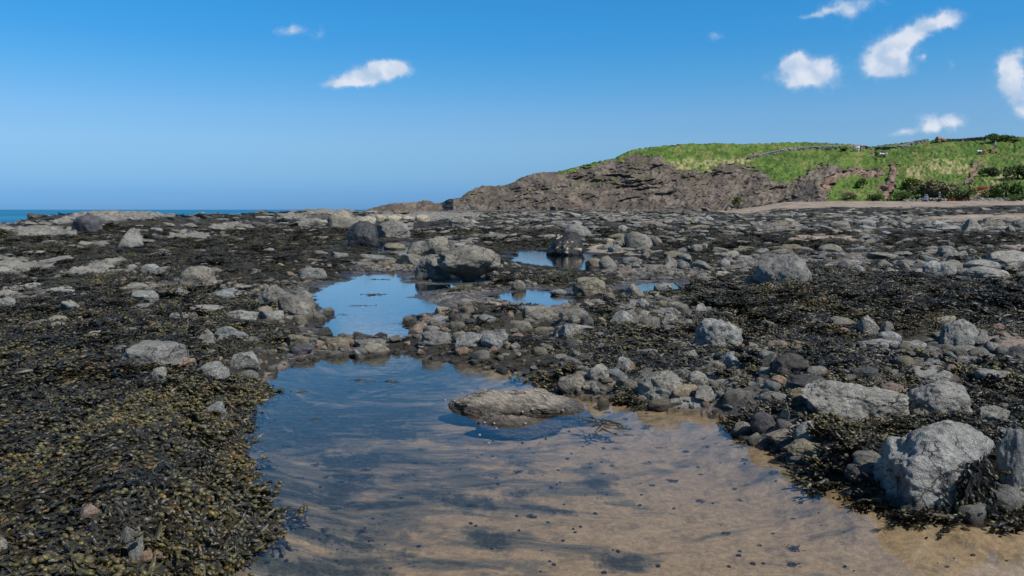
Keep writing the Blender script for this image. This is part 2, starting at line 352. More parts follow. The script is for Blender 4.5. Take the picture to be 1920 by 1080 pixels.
# ------------------------------------------------------------------ ground sheet
def build_ground():
    th = np.concatenate([np.linspace(-180, -44, 50, endpoint=False), np.linspace(-44, 44, 1050, endpoint=False), np.linspace(44, 180, 51)])
    r = [0.4]
    while r[-1] < 700:
        q = r[-1]; r.append(q + max(.010 * q ** .9 if q < 6 else .0085 * q, .008) * (1 if q < 220 else 4))
    r = np.array(r); nr, nc = len(r), len(th)
    t, rr = np.meshgrid(np.radians(th), r); x = rr * np.sin(t); y = rr * np.cos(t)
    z = H(x.ravel(), y.ravel()).reshape(x.shape)
    xf, yf, zf = x.ravel(), y.ravel(), z.ravel()
    back = (yf < 0)
    px, py = pix(xf, yf, zf)
    jx = fbm2(xf / 2, yf / 2, 3, 41); jr = np.hypot(xf, yf)
    pxj = px + jx * 14; pyj = py + fbm2(xf / 3, yf / 3, 3, 42) * 2.0
    sand = softset(pxj, pyj, SANDS, 3); pale = softset(pxj, pyj, PALES, 2)
    sand[back] = 0; pale[back] = 0
    sd = poolsd(xf, yf)
    weed = weedmask(xf, yf, zf) * (1 - sand) * (1 - pale)
    weed *= ss(sd, -.02, .10)
    # bare bedrock patches lie a little proud and lumpy
    bare = (1 - weed) * (1 - sand) * ss(sd, .05, .4)
    lump = ss(sd, .1, np.where(jr > 14, 4.0, .8)) * ((1 - np.abs(fbm2(xf * 1.3, yf * 1.3, 4, 55)) * 1.5) * .07 + (1 - np.abs(fbm2(xf * 4.2, yf * 4.2, 4, 56)) * 1.5) * .035 - .04)
    zf = zf + bare * lump * np.clip(.5 + jr / 25, .5, 3)
    v = np.stack([xf, yf, zf], 1)
    me = mesh_np('ground', v, gridfaces(nr, nc)[:, ::-1])
    DK = [[(550,985),(580,978),(620,985),(645,1000),(690,1010),(715,1030),(780,1028),(800,1050),(740,1052),(690,1040),(640,1015),(600,1003),(560,998)],
     [(940,925),(1000,930),(1070,955),(1060,968),(990,960),(950,950)],[(1095,870),(1130,868),(1170,900),(1165,925),(1100,915),(1085,905)],[(1145,930),(1180,925),(1225,970),(1200,975),(1160,955)],
     [(1225,965),(1290,975),(1305,985),(1280,992)],[(1090,1030),(1130,1035),(1200,1040),(1255,1065),(1240,1078),(1160,1068)],[(820,935),(860,930),(930,955),(920,965),(860,955)],
     [(880,990),(930,985),(960,1000),(955,1040),(900,1030)],[(1385,865),(1440,860),(1520,885),(1560,905),(1500,910),(1430,900)],[(1470,960),(1520,958),(1600,970),(1680,985),(1670,1005),(1600,985),(1500,975)],
     [(1580,1010),(1610,1030),(1760,1040),(1750,1052),(1620,1045)],[(955,865),(1000,868),(1010,885),(975,885)],[(600,850),(700,840),(720,900),(640,910)],[(560,1040),(700,1050),(760,1080),(560,1080)],[(520,780),(600,770),(620,800),(540,820)],[(700,790),(800,800),(780,830),(700,820)]]
    jj = fbm2(xf * 5, yf * 5, 6, 46, .75) * 42
    dpat = softset(px + jj, py + fbm2(xf * 5, yf * 5, 6, 47, .75) * 22, DK, 16); dpat[back] = 0
    vattr(me, 'dpat', dpat)
    for n, a in (('sand', sand), ('pale', pale), ('weed', weed), ('pool', ss(-sd, -.06, .06))): vattr(me, n, a)
    m, T, b = newmat('shore_ground')
    A = lambda n: T.add('ShaderNodeAttribute', attribute_name=n).outputs['Fac']
    g = T.add('ShaderNodeNewGeometry'); P = g.outputs['Position']
    nf = T.noise(P, 9.0, 6.0, .65); nm = T.noise(P, 1.6, 5.0, .6); ng_ = T.noise(P, 160.0, 2.0, .6); nb = T.noise(P, .35, 4.0, .6)
    vor = T.add('ShaderNodeTexVoronoi', {'Vector': P, 'Scale': 22.0}); vc = T.add('ShaderNodeSeparateColor', {0: vor.outputs['Color']})
    rock = T.mix(T.step(nm, .4, .62), (.055, .050, .042), (.15, .143, .128))
    rock = T.mix(T.step(nf, .45, .68, 0, .8), rock, (.05, .045, .036))
    peb = T.mix(vc.outputs[0], (.05, .042, .034), (.23, .19, .15)); rock = T.mix(T.step(nf, .52, .44, 0, .6), rock, peb)
    weedc = T.mix(T.step(nf, .42, .62), (.011, .010, .007), (.034, .028, .012))
    v2 = T.add('ShaderNodeTexVoronoi', {'Vector': T.vmath('ADD', P, T.vmath('MULTIPLY', T.add('ShaderNodeTexNoise', {'Vector': P, 'Scale': 3.0}).outputs['Color'], (.25, .25, .25))), 'Scale': 5.0}); v2c = T.add('ShaderNodeSeparateColor', {0: v2.outputs['Color']})
    rock = T.mix(T.step(v2c.outputs[1], .3, .8, 0, .7), rock, (.055, .047, .036)); rock = T.mix(T.step(v2c.outputs[0], .75, .9, 0, .6), rock, (.27, .265, .25))
    c = T.mix(A('weed'), rock, weedc)
    palec = T.mix(T.step(nm, .35, .65), (.115, .110, .095), (.25, .235, .195)); palec = T.mix(T.step(nf, .55, .7, 0, .8), palec, (.10, .09, .07))
    c = T.mix(A('pale'), c, palec)
    sandc = T.mix(T.step(nb, .35, .65), (.20, .150, .110), (.33, .265, .20)); sandc = T.mix(T.step(nf, .58, .68, 0, .7), sandc, (.09, .075, .055))
    c = T.mix(A('sand'), c, sandc)
    # pool floor: rippled sand with oblique drifts of dark silt and weed
    mp = T.add('ShaderNodeMapping', {'Vector': P, 'Rotation': (0, 0, R(50)), 'Scale': (.9, 2.0, 1)}).outputs[0]
    s1 = T.noise(mp, 1.15, 8.0, .66, 1.3); s2 = T.noise(mp, 3.4, 8.0, .74, .8); s3 = T.noise(P, 24.0, 6.0, .8)
    sx = T.add('ShaderNodeSeparateXYZ', {0: P})
    bias = T.math('MULTIPLY', T.math('ADD', sx.outputs[0], T.math('SUBTRACT', .6, T.math('MULTIPLY', sx.outputs[1], .16))), .062)
    dk = T.math('ADD', T.math('SUBTRACT', T.math('ADD', T.math('MULTIPLY', s1, .70), T.math('MULTIPLY', s2, .47)), bias), T.math('MULTIPLY', A('dpat'), .085))
    psand = T.mix(T.step(s3, .35, .68), (.235, .178, .110), (.41, .310, .20)); psand = T.mix(T.step(ng_, .45, .7, 0, .45), psand, (.16, .11, .07)); psand = T.mix(T.step(T.noise(P, 7.0, 7.0, .8), .50, .62, 0, .65), psand, (.115, .095, .070))
    silt = T.mix(T.step(s3, .35, .65), (.070, .068, .056), (.17, .150, .115)); silt2 = T.mix(T.step(s3, .4, .6), (.016, .018, .014), (.055, .056, .040))
    pc = T.mix(T.step(T.math('ADD', dk, T.math('MULTIPLY', T.math('SUBTRACT', s3, .5), .22)), .55, .64), psand, silt); pc = T.mix(T.step(T.math('ADD', dk, T.math('MULTIPLY', T.math('SUBTRACT', s3, .5), .45)), .67, .705), pc, silt2)
    c = T.mix(A('pool'), c, pc)
    T.l.new(c, b.inputs['Base Color'])
    wet = T.step(sx.outputs[2], .05, .0, 0, 1)
    wt = T.math('MULTIPLY', wet, T.math('SUBTRACT', 1.0, A('pool')))
    T.l.new(T.mix(T.math('MULTIPLY', wt, .45), c, (.02, .015, .008)), b.inputs['Base Color'])
    T.l.new(T.math('SUBTRACT', .85, T.math('MULTIPLY', wet, .35)), b.inputs['Roughness'])
    h = T.math('ADD', T.math('MULTIPLY', T.math('ADD', nf, T.math('MULTIPLY', nm, 1.5)), .08), T.math('MULTIPLY', T.noise(P, 45.0, 4.0, .7), .012))
    h = T.math('MULTIPLY', h, T.math('SUBTRACT', 1.0, T.math('MULTIPLY', A('pool'), .85)))
    T.l.new(T.add('ShaderNodeBump', {'Height': h, 'Strength': .8, 'Distance': 1.0}).outputs[0], b.inputs['Normal'])
    tag(obj('ground', me, m), kind='structure')
build_ground()

# ------------------------------------------------------------------ water
def water_mat(name, bump, scale, tint, ior, gain):
    m = bpy.data.materials.new(name); m.use_nodes = True; T = NT(m.node_tree); T.n.clear()
    g = T.add('ShaderNodeNewGeometry'); P = T.vmath('MULTIPLY', g.outputs['Position'], (1, 1.6, 1))
    n = T.math('ADD', T.noise(P, scale, 3.0, .5, .4), T.math('MULTIPLY', T.noise(P, scale * .22, 2.0), 1.2))
    bp = T.add('ShaderNodeBump', {'Height': n, 'Strength': 1.0, 'Distance': bump})
    fr = T.add('ShaderNodeFresnel', {'IOR': ior, 'Normal': bp.outputs[0]})
    tr = T.add('ShaderNodeBsdfTransparent', {'Color': (*tint, 1)})
    gl = T.add('ShaderNodeBsdfGlossy', {'Roughness': .015, 'Normal': bp.outputs[0]})
    mx = T.add('ShaderNodeMixShader', {0: T.math('MULTIPLY', fr.outputs[0], gain, clamp=True), 1: tr.outputs[0], 2: gl.outputs[0]})
    T.l.new(mx.outputs[0], T.add('ShaderNodeOutputMaterial').inputs[0]); return m
WM = water_mat('pool_water', .0016, 9.0, (.95, .94, .90), 1.38, 1.2)
WM2 = water_mat('far_pool_water', .0016, 9.0, (.90, .92, .92), 1.8, 1.5)
for i, p in enumerate(POOLS):
    P = np.array(p); lo = P.min(0) - .6; hi = P.max(0) + .6; rm = np.hypot(*P.mean(0))
    if i == 0: lo = np.maximum(lo, (-3.2, .9)); hi = np.minimum(hi, (5.2, 10.5))
    st = .05 if rm < 8 else .09 if rm < 20 else .2
    xs = np.arange(lo[0], hi[0] + st, st); ys = np.arange(lo[1], hi[1] + st, st)
    X, Y = np.meshgrid(xs, ys); m = sdpoly(X.ravel(), Y.ravel(), p) < .22 + .012 * rm
    # keep out of the part of the shore that dips below the pool nowhere else
    f = gridfaces(len(ys), len(xs)); f = f[m[f].all(1)]
    used = np.unique(f); mp_ = np.zeros(X.size, int); mp_[used] = np.arange(len(used))
    v = np.stack([X.ravel()[used], Y.ravel()[used], np.zeros(len(used))], 1)
    tag(obj('water', mesh_np('water', v, mp_[f]), WM if i == 0 else WM2), kind='structure')
def build_sea():
    r = np.concatenate([np.linspace(30, 300, 30), np.geomspace(320, 30000, 40)]); th = np.radians(np.linspace(-100, 100, 120))
    t, rr = np.meshgrid(th, r); v = np.stack([(rr * np.sin(t)).ravel(), (rr * np.cos(t)).ravel(), np.full(t.size, -1.0)], 1)
    m, T, b = newmat('sea_water'); g = T.add('ShaderNodeNewGeometry'); P = g.outputs['Position']
    b.inputs['Roughness'].default_value = .35
    mp = T.vmath('MULTIPLY', P, (.001, .006, 1))
    T.l.new(T.mix(T.step(T.noise(mp, 3.0, 3.0), .45, .65), (.006, .105, .20), (.012, .15, .25)), b.inputs['Base Color'])
    b.inputs['Specular IOR Level'].default_value = .25
    n = T.noise(T.vmath('MULTIPLY', P, (.25, .6, 1)), 1.0, 5.0, .6)
    T.l.new(T.add('ShaderNodeBump', {'Height': n, 'Strength': 1.0, 'Distance': 1.2}).outputs[0], b.inputs['Normal'])
    T.n.remove(b); colr = T.mix(T.step(T.noise(mp, 3.0, 3.0), .45, .65), (.010, .13, .26), (.022, .19, .32))
    df = T.add('ShaderNodeBsdfDiffuse', {'Color': colr}); gl = T.add('ShaderNodeBsdfGlossy', {'Roughness': .3})
    mx = T.add('ShaderNodeMixShader', {0: .12, 1: df.outputs[0], 2: gl.outputs[0]}); T.l.new(mx.outputs[0], [q for q in T.n if q.type == 'OUTPUT_MATERIAL'][0].inputs[0])
    tag(obj('sea', mesh_np('sea', v, gridfaces(len(r), 120)[:, ::-1]), m), kind='structure')
build_sea()

# ------------------------------------------------------------------ headland
SIL = np.array([(560,399),(640,397),(684,395),(700,389),(720,384),(745,380),(765,379),(782,378),(795,375),(806,377),(818,381),(828,381),(842,373),(862,371),(870,364),(880,358),(893,352),(905,348),(925,349),(948,347),(965,341),(975,334),(985,330),(1010,323),(1040,322),(1060,319),(1080,313),(1110,306),(1130,302),(1150,298),(1165,290),(1180,282),(1210,277),(1250,272),(1290,269),(1340,269),(1400,270),(1480,267),(1520,268),(1560,269),(1600,271),(1618,275),(1640,276),(1646,272),(1700,267),(1760,262),(1850,261),(1920,257),(2060,252),(2300,262),(2500,300),(2700,360)], float)
def hillbase(px): return np.interp(px, [560,684,830,850,1050,1350,1500,1920,2700], [240,236,226,208,190,172,164,160,150])
def hilldep(px): return np.interp(px, [560,684,830,900,1100,1300,1500,2700], [5,8,12,26,38,60,72,80])
YB = 399.0
GR = [[(1042,322),(1060,316),(1130,298),(1160,288),(1200,270),(1400,262),(2800,240),(2800,392),(1920,378),(1700,378),(1560,378),(1545,366),(1548,345),(1562,330),(1590,318),(1620,322),(1600,312),(1545,308),(1520,318),(1495,335),(1475,345),(1455,340),(1440,325),(1400,312),(1380,306),(1345,308),(1330,318),(1300,321),(1280,318),(1255,303),(1225,290),(1195,291),(1165,300),(1140,303),(1100,312),(1070,322),(1050,328)]]
EARTH = [[(1668,308),(1682,308),(1680,330),(1679,352),(1668,372),(1655,356),(1662,345),(1668,330)], [(1645,350),(1664,342),(1672,350),(1665,376)], [(1818,306),(1842,304),(1834,320),(1828,335),(1812,345),(1808,338),(1822,328),(1826,315)],
 [(1536,350),(1570,322),(1610,316),(1655,318),(1660,330),(1630,332),(1600,326),(1570,335),(1550,360)], [(1815,378),(1835,358),(1870,345),(1874,350),(1850,360),(1840,370)], [(1632,288),(1638,281),(1644,283),(1646,291)], [(1858,280),(1866,279),(1868,284),(1858,285)]]
DRY = [[(1728,300),(1760,296),(1800,298),(1826,306),(1824,322),(1790,324),(1770,330),(1745,320),(1730,310)], [(1840,343),(1860,330),(1900,322),(1915,330),(1900,338),(1870,348),(1845,352)], [(1230,296),(1270,300),(1340,300),(1420,292),(1400,308),(1330,314),(1290,318),(1260,308)], [(1045,326),(1080,314),(1140,306),(1100,318),(1060,330)], [(1690,310),(1730,318),(1740,340),(1700,330)]]
SANDH = [[(1380,395),(1420,386),(1560,380),(1660,380),(1700,378),(1930,374),(2200,370),(2200,400),(1380,400)]]
def hillpos(px, py, full=False):
    px = np.asarray(px, float); py = np.asarray(py, float)
    ys = np.interp(px, SIL[:, 0], SIL[:, 1]); v = np.clip((YB - py) / np.maximum(YB - ys, 1), 0, 1)
    D = hillbase(px) + hilldep(px) * (v ** 1.15)
    a, b_, c = ray(px, py); s = 1 / np.hypot(a, b_); X, Y, Z = a * s * D, b_ * s * D, CAMZ + c * s * D
    jx = fbm2(px / 16, py / 9, 5, 3, .65) * 13; jy = fbm2(px / 13, py / 8, 5, 8, .65) * 7
    gr = softset(px + jx, py + jy, GR, 3); ea = softset(px + jx * .5, py + jy * .5, EARTH, 3); dry = softset(px + jx * 1.5, py + jy * 1.3, DRY, 7); sa = softset(px + jx * .5, py, SANDH, 1.5)
    gr = gr * (1 - ea) * (1 - sa)
    s_ = px * .12; q = Z - .30 * s_ + fbm2(s_ / 9, Z / 6, 3, 14) * 1.6
    n1 = 1 - np.abs(fbm2(s_ / 11, q / 2.1, 4, 71)) * 1.6
    n2 = fbm2(s_ / 4.2, Z / 2.4, 5, 72); n3 = 1 - np.abs(fbm2(s_ / 2.6, q / 1.0, 4, 73)) * 1.8
    tw = q / 1.5 + n2 * .5; ter = (tw - np.floor(tw)); led = ss(ter, 0, .85) * 1.6
    amp = np.interp(px, [560, 830, 900, 2700], [.35, .5, 1, 1]) * (1 - ss(v, .72, 1.0) * .8)
    n4 = fbm2(s_ / 19, Z / 8, 3, 75) + .6 * fbm2(s_ / 7, Z / 5, 3, 76)
    dr = amp * (n1 * 1.5 + n2 * .8 + n3 * .25 + led * .8 + n4 * 1.9)
    dg = fbm3(X / 11, Y / 11, Z / 11, 4, 81) * 1.6 + np.abs(fbm2(px / 14, py / 8, 3, 82)) * .5
    dd = dr * (1 - gr) + dg * gr - 1.2 * ea
    dd = dd * (1 - sa)
    f = (D - dd) / D
    X2, Y2 = X * f, Y * f; Z2 = Z + fbm2(px / 5, py / 4, 3, 83) * .18 * (1 - sa)
    if not full: return X2, Y2, Z2
    return X2, Y2, Z2, gr, ea, dry, sa, v, n2
def build_hills():
    pxs = np.arange(600, 2600, 1.25); vs = np.linspace(0, 1, 250); ys = np.interp(pxs, SIL[:, 0], SIL[:, 1])
    PX, V = np.meshgrid(pxs, vs); PY = YB - (YB - ys)[None, :] * V
    X, Y, Z, gr, ea, dry, sa, v, n2 = [q.reshape(PX.shape) for q in hillpos(PX.ravel(), PY.ravel(), True)]
    # plateau and the far side behind the crest
    Dt = hillbase(pxs) + hilldep(pxs)
    rows = []
    for d, fz in ((6, 1.0), (20, .98), (50, .93), (110, .7), (180, .2), (240, -.3)):
        k = (Dt + d) / Dt; rows.append((X[-1] * k, Y[-1] * k, np.where(fz > 0, Z[-1] * fz - .05 * d * .3, -3.0)))
    X = np.vstack([X] + [q[0][None] for q in rows]); Y = np.vstack([Y] + [q[1][None] for q in rows]); Z = np.vstack([Z] + [q[2][None] for q in rows])
    ext = lambda a: np.vstack([a, np.repeat(a[-1:], 6, 0)])
    gr, ea, dry, sa, v, n2 = map(ext, (gr, ea, dry, sa, v, n2)); PX = ext(PX); PY = ext(PY)
    f = lambda s, sy, o, sd: fbm2(PX / s, PY / sy, o, sd)
    def mixc(a, b, t): return a * (1 - t[..., None]) + b * t[..., None]
    C = lambda *c: np.array(c)[None, None, :] * np.ones(PX.shape + (1,))
    rock = mixc(C(.105, .085, .066), C(.175, .145, .114), ss(f(22, 9, 5, 101), -.4, .5))
    rock = mixc(rock, C(.075, .064, .055), ss(f(11, 5, 5, 102), .15, .6))
    band = np.sin((Y * 0 + (PY + .32 * (PX - 1000) * np.where(PX < 1250, -1, .55) * .6) / 3.3 + f(40, 14, 4, 120) * 3.2))
    rock = mixc(rock, C(.085, .072, .062), ss(band, .35, .95) * .45)
    rock = mixc(rock, C(.150, .120, .098), ss(f(40, 12, 4, 103), .2, .7) * .6)
    rock = mixc(rock, C(.085, .10, .035), ss(f(15, 6, 4, 104), .42, .7) * .6 * ss(v, .2, .6))
    gra = mixc(C(.070, .125, .024), C(.110, .165, .036), ss(f(18, 8, 5, 105), -.4, .4))
    gra = mixc(gra, C(.18, .185, .06), ss(f(26, 9, 5, 106), .15, .7) * .7)
    gra = mixc(gra, C(.045, .080, .018), ss(f(16, 6, 5, 107), .2, .6) * .6)
    gra = mixc(gra, C(.045, .06, .022), ss(PY, 335, 368) * ss(PX, 1680, 1720) * ss(f(14, 7, 4, 112), -.3, .3) * .7)
    gra = mixc(gra, C(.33, .28, .14), dry * ss(f(6, 5, 4, 108), -.5, .3) * .85)
    earth = mixc(C(.15, .10, .075), C(.24, .17, .13), ss(f(6, 6, 4, 109), -.3, .4))
    sand = mixc(C(.42, .33, .25), C(.50, .42, .33), ss(f(20, 3, 4, 110), -.3, .4))
    c = mixc(rock, gra, gr); c = mixc(c, earth, ea); c = mixc(c, sand, sa)
    dk = ss(PX, 1460, 1470) * (1 - ss(PX, 1528, 1535)) * ss(f(12, 12, 4, 111) * 10 + (PX - 1500) * .35 - np.abs(PY - 360) * .2, -6, 4) * ss(PY, 334, 345) * (1 - gr) * (1 - sa)
    c = mixc(c, C(.05, .048, .046), dk * .8)
    me = mesh_np('hills', np.stack([X.ravel(), Y.ravel(), Z.ravel()], 1), gridfaces(*X.shape))
    vattr(me, 'tone', c.reshape(-1, 3)); vattr(me, 'grass', (gr * (1 - sa)).ravel())
    m, T, b = newmat('headland'); at = T.add('ShaderNodeAttribute', attribute_name='tone'); ag = T.add('ShaderNodeAttribute', attribute_name='grass')
    g = T.add('ShaderNodeNewGeometry'); P = g.outputs['Position']
    nA = T.noise(P, 1.1, 6.0, .7); nB = T.noise(P, .35, 5.0, .65)
    k = T.math('ADD', .62, T.math('MULTIPLY', T.math('ADD', nA, T.math('MULTIPLY', nB, .6)), .48))
    kc = T.add('ShaderNodeCombineColor', {0: k, 1: k, 2: k})
    T.l.new(T.mix(1.0, at.outputs[0], kc.outputs[0], 'MULTIPLY'), b.inputs['Base Color']); b.inputs['Roughness'].default_value = .95
    b.inputs['Specular IOR Level'].default_value = .15
    T.l.new(T.add('ShaderNodeBump', {'Height': T.math('ADD', nA, T.math('MULTIPLY', nB, 1.5)), 'Strength': 1.0, 'Distance': .22}).outputs[0], b.inputs['Normal'])
    tag(obj('hills', me, m), kind='structure')
build_hills()

# ------------------------------------------------------------------ rocks
import bmesh
_ICO = {}
def ico(sub):
    if sub not in _ICO:
        bm = bmesh.new(); bmesh.ops.create_icosphere(bm, subdivisions=sub, radius=1)
        bm.verts.ensure_lookup_table()
        _ICO[sub] = (np.array([v.co[:] for v in bm.verts]), np.array([[v.index for v in f.verts] for f in bm.faces])); bm.free()
    return _ICO[sub]
def rockverts(seed, sub, kind='r'):         # r rough, a angular, s smooth, f flat ledge, c slanting cone, w overhanging bowl
    rg = np.random.RandomState(seed); v, f = ico(sub); p = v.copy()
    if kind == 'q': p = p / ((np.abs(p) ** 2.8).sum(1) ** (1 / 2.8))[:, None] * .8
    if kind != 'w': p[:, :2] /= np.sqrt(1 - .85 * np.minimum(p[:, 2:], 0) ** 2)
    nc, lo, hi = {'r': (9, .62, .9), 'a': (13, .45, .78), 's': (5, .8, .97), 'f': (8, .55, .9), 'c': (8, .5, .8), 'w': (6, .75, .95), 'q': (8, .66, .92), 'm': (5, .7, .95)}[kind]
    for _ in range(nc):
        n = rg.normal(size=3); n /= np.linalg.norm(n); o = rg.uniform(lo, hi)
        p = p - n * (np.maximum(0, p @ n - o) * .96)[:, None]
    if kind == 'c':
        n = np.array((rg.choice([-1, 1]) * .75, -.2, .62)); n /= np.linalg.norm(n); p = p - n * (np.maximum(0, p @ n - .12))[:, None]
    am = {'s': .6, 'm': .55}.get(kind, 1.0)
    s = seed * 3.7
    p = p * (1 + am * (.20 * fbm3(p[:, 0] * 1.1 + s, p[:, 1] * 1.1, p[:, 2] * 1.1, 2, seed)
                       + .10 * fbm3(p[:, 0] * 3 + s, p[:, 1] * 3, p[:, 2] * 3, 3, seed + 5)))[:, None]
    if sub >= 4:
        q = p * 7 + s; p = p * (1 + am * (.034 * (1 - 2 * np.abs(fbm3(q[:, 0], q[:, 1], q[:, 2], 3, seed + 9)))
                                          + .017 * fbm3(q[:, 0] * 3, q[:, 1] * 3, q[:, 2] * 3, 2, seed + 12)))[:, None]
    if kind == 'w':
        t = ss(-p[:, 2], -.15, .75); p[:, :2] *= (1 - .78 * t)[:, None]
        a = fbm2(p[:, 0] * 1.6 - p[:, 2] * 1.2, p[:, 2] * 5, 3, seed) * .05; p[:, :2] *= (1 + a)[:, None]
        d = np.exp(-((p[:, 0] + .15) ** 2 / .02 + (p[:, 2] - .35) ** 2 / .04)) * (p[:, 1] < 0); p[:, 2] -= d * .12
    if kind == 'm': p[:, 0] += .25 * p[:, 2] * -1; p[:, 2] *= (1 + .25 * fbm2(p[:, 0] * 3, p[:, 1] * 2 + p[:, 0], 3, seed))
    if kind == 'f': p[:, 2] = np.where(p[:, 2] > .25, .25 + (p[:, 2] - .25) * .45, p[:, 2])
    mn, mx = p.min(0), p.max(0); p[:, :2] = (p[:, :2] - (mn + mx)[:2] / 2) / (mx - mn)[:2]
    e0 = {'w': mn[2] + .10 * (mx[2] - mn[2]), 's': -.42, 'f': .0, 'm': -.02, 'c': -.1}.get(kind, -.22)
    p[:, 2] = (p[:, 2] - e0) / (mx[2] - e0)
    return p, f
FOOT = []                                   # footprints (x, y, half width, half depth)
def rock_px(x0, y0, x1, y1, mat, kind, label, name=None, dfrac=.8, sub=None, hs=1.0):
    seed = int(x0 * 7 + y0 * 13) % 9973
    X, Y, Z = px2w((x0 + x1) / 2, y1 - 1); X, Y, Z = float(X), float(Y), float(Z); Z += .025 if Z > .02 else 0
    if -.2 < Z < 0: X, Y, Z = [float(q) for q in px2w((x0 + x1) / 2, y1 - 1)]; Z = max(Z, -.05)
    dep = math.hypot(X, Y); mpp = (Y * CP + (CAMZ - Z) * SP) / FPX
    w = (x1 - x0) * mpp; hp = (y1 - y0) * mpp; sa = math.sin(math.atan2(CAMZ - Z, dep)); ca = math.cos(math.atan2(CAMZ - Z, dep))
    d = w * dfrac; h = (hp - d * sa * .55) / ca
    if h < .28 * hp: h = max(.35 * hp, .1 * w); d = min(max((hp - h * ca) / max(sa, .02) / .55, .3 * w), 2.2 * w)
    h = max(h * hs, .02)
    sub = sub or (6 if w > .55 and dep < 6 else 5 if (x1 - x0) > 55 else 4 if (x1 - x0) > 22 else 3)
    p, f = rockverts(seed, sub, kind); p = p * np.array((w * 1.06, d, h))
    k = (dep + d / 2 * .9) / dep
    me = mesh_np('rock', p, f)
    nm = name or ('boulder' if w > .55 and h > .3 * w else 'rock_slab' if kind == 'f' else 'rock')
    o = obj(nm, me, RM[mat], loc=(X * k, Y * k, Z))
    tag(o, label, {'boulder': 'boulder', 'rock_slab': 'rock slab', 'rock': 'rock'}[nm])
    FOOT.append((X * k, Y * k, w / 2, d / 2)); return o
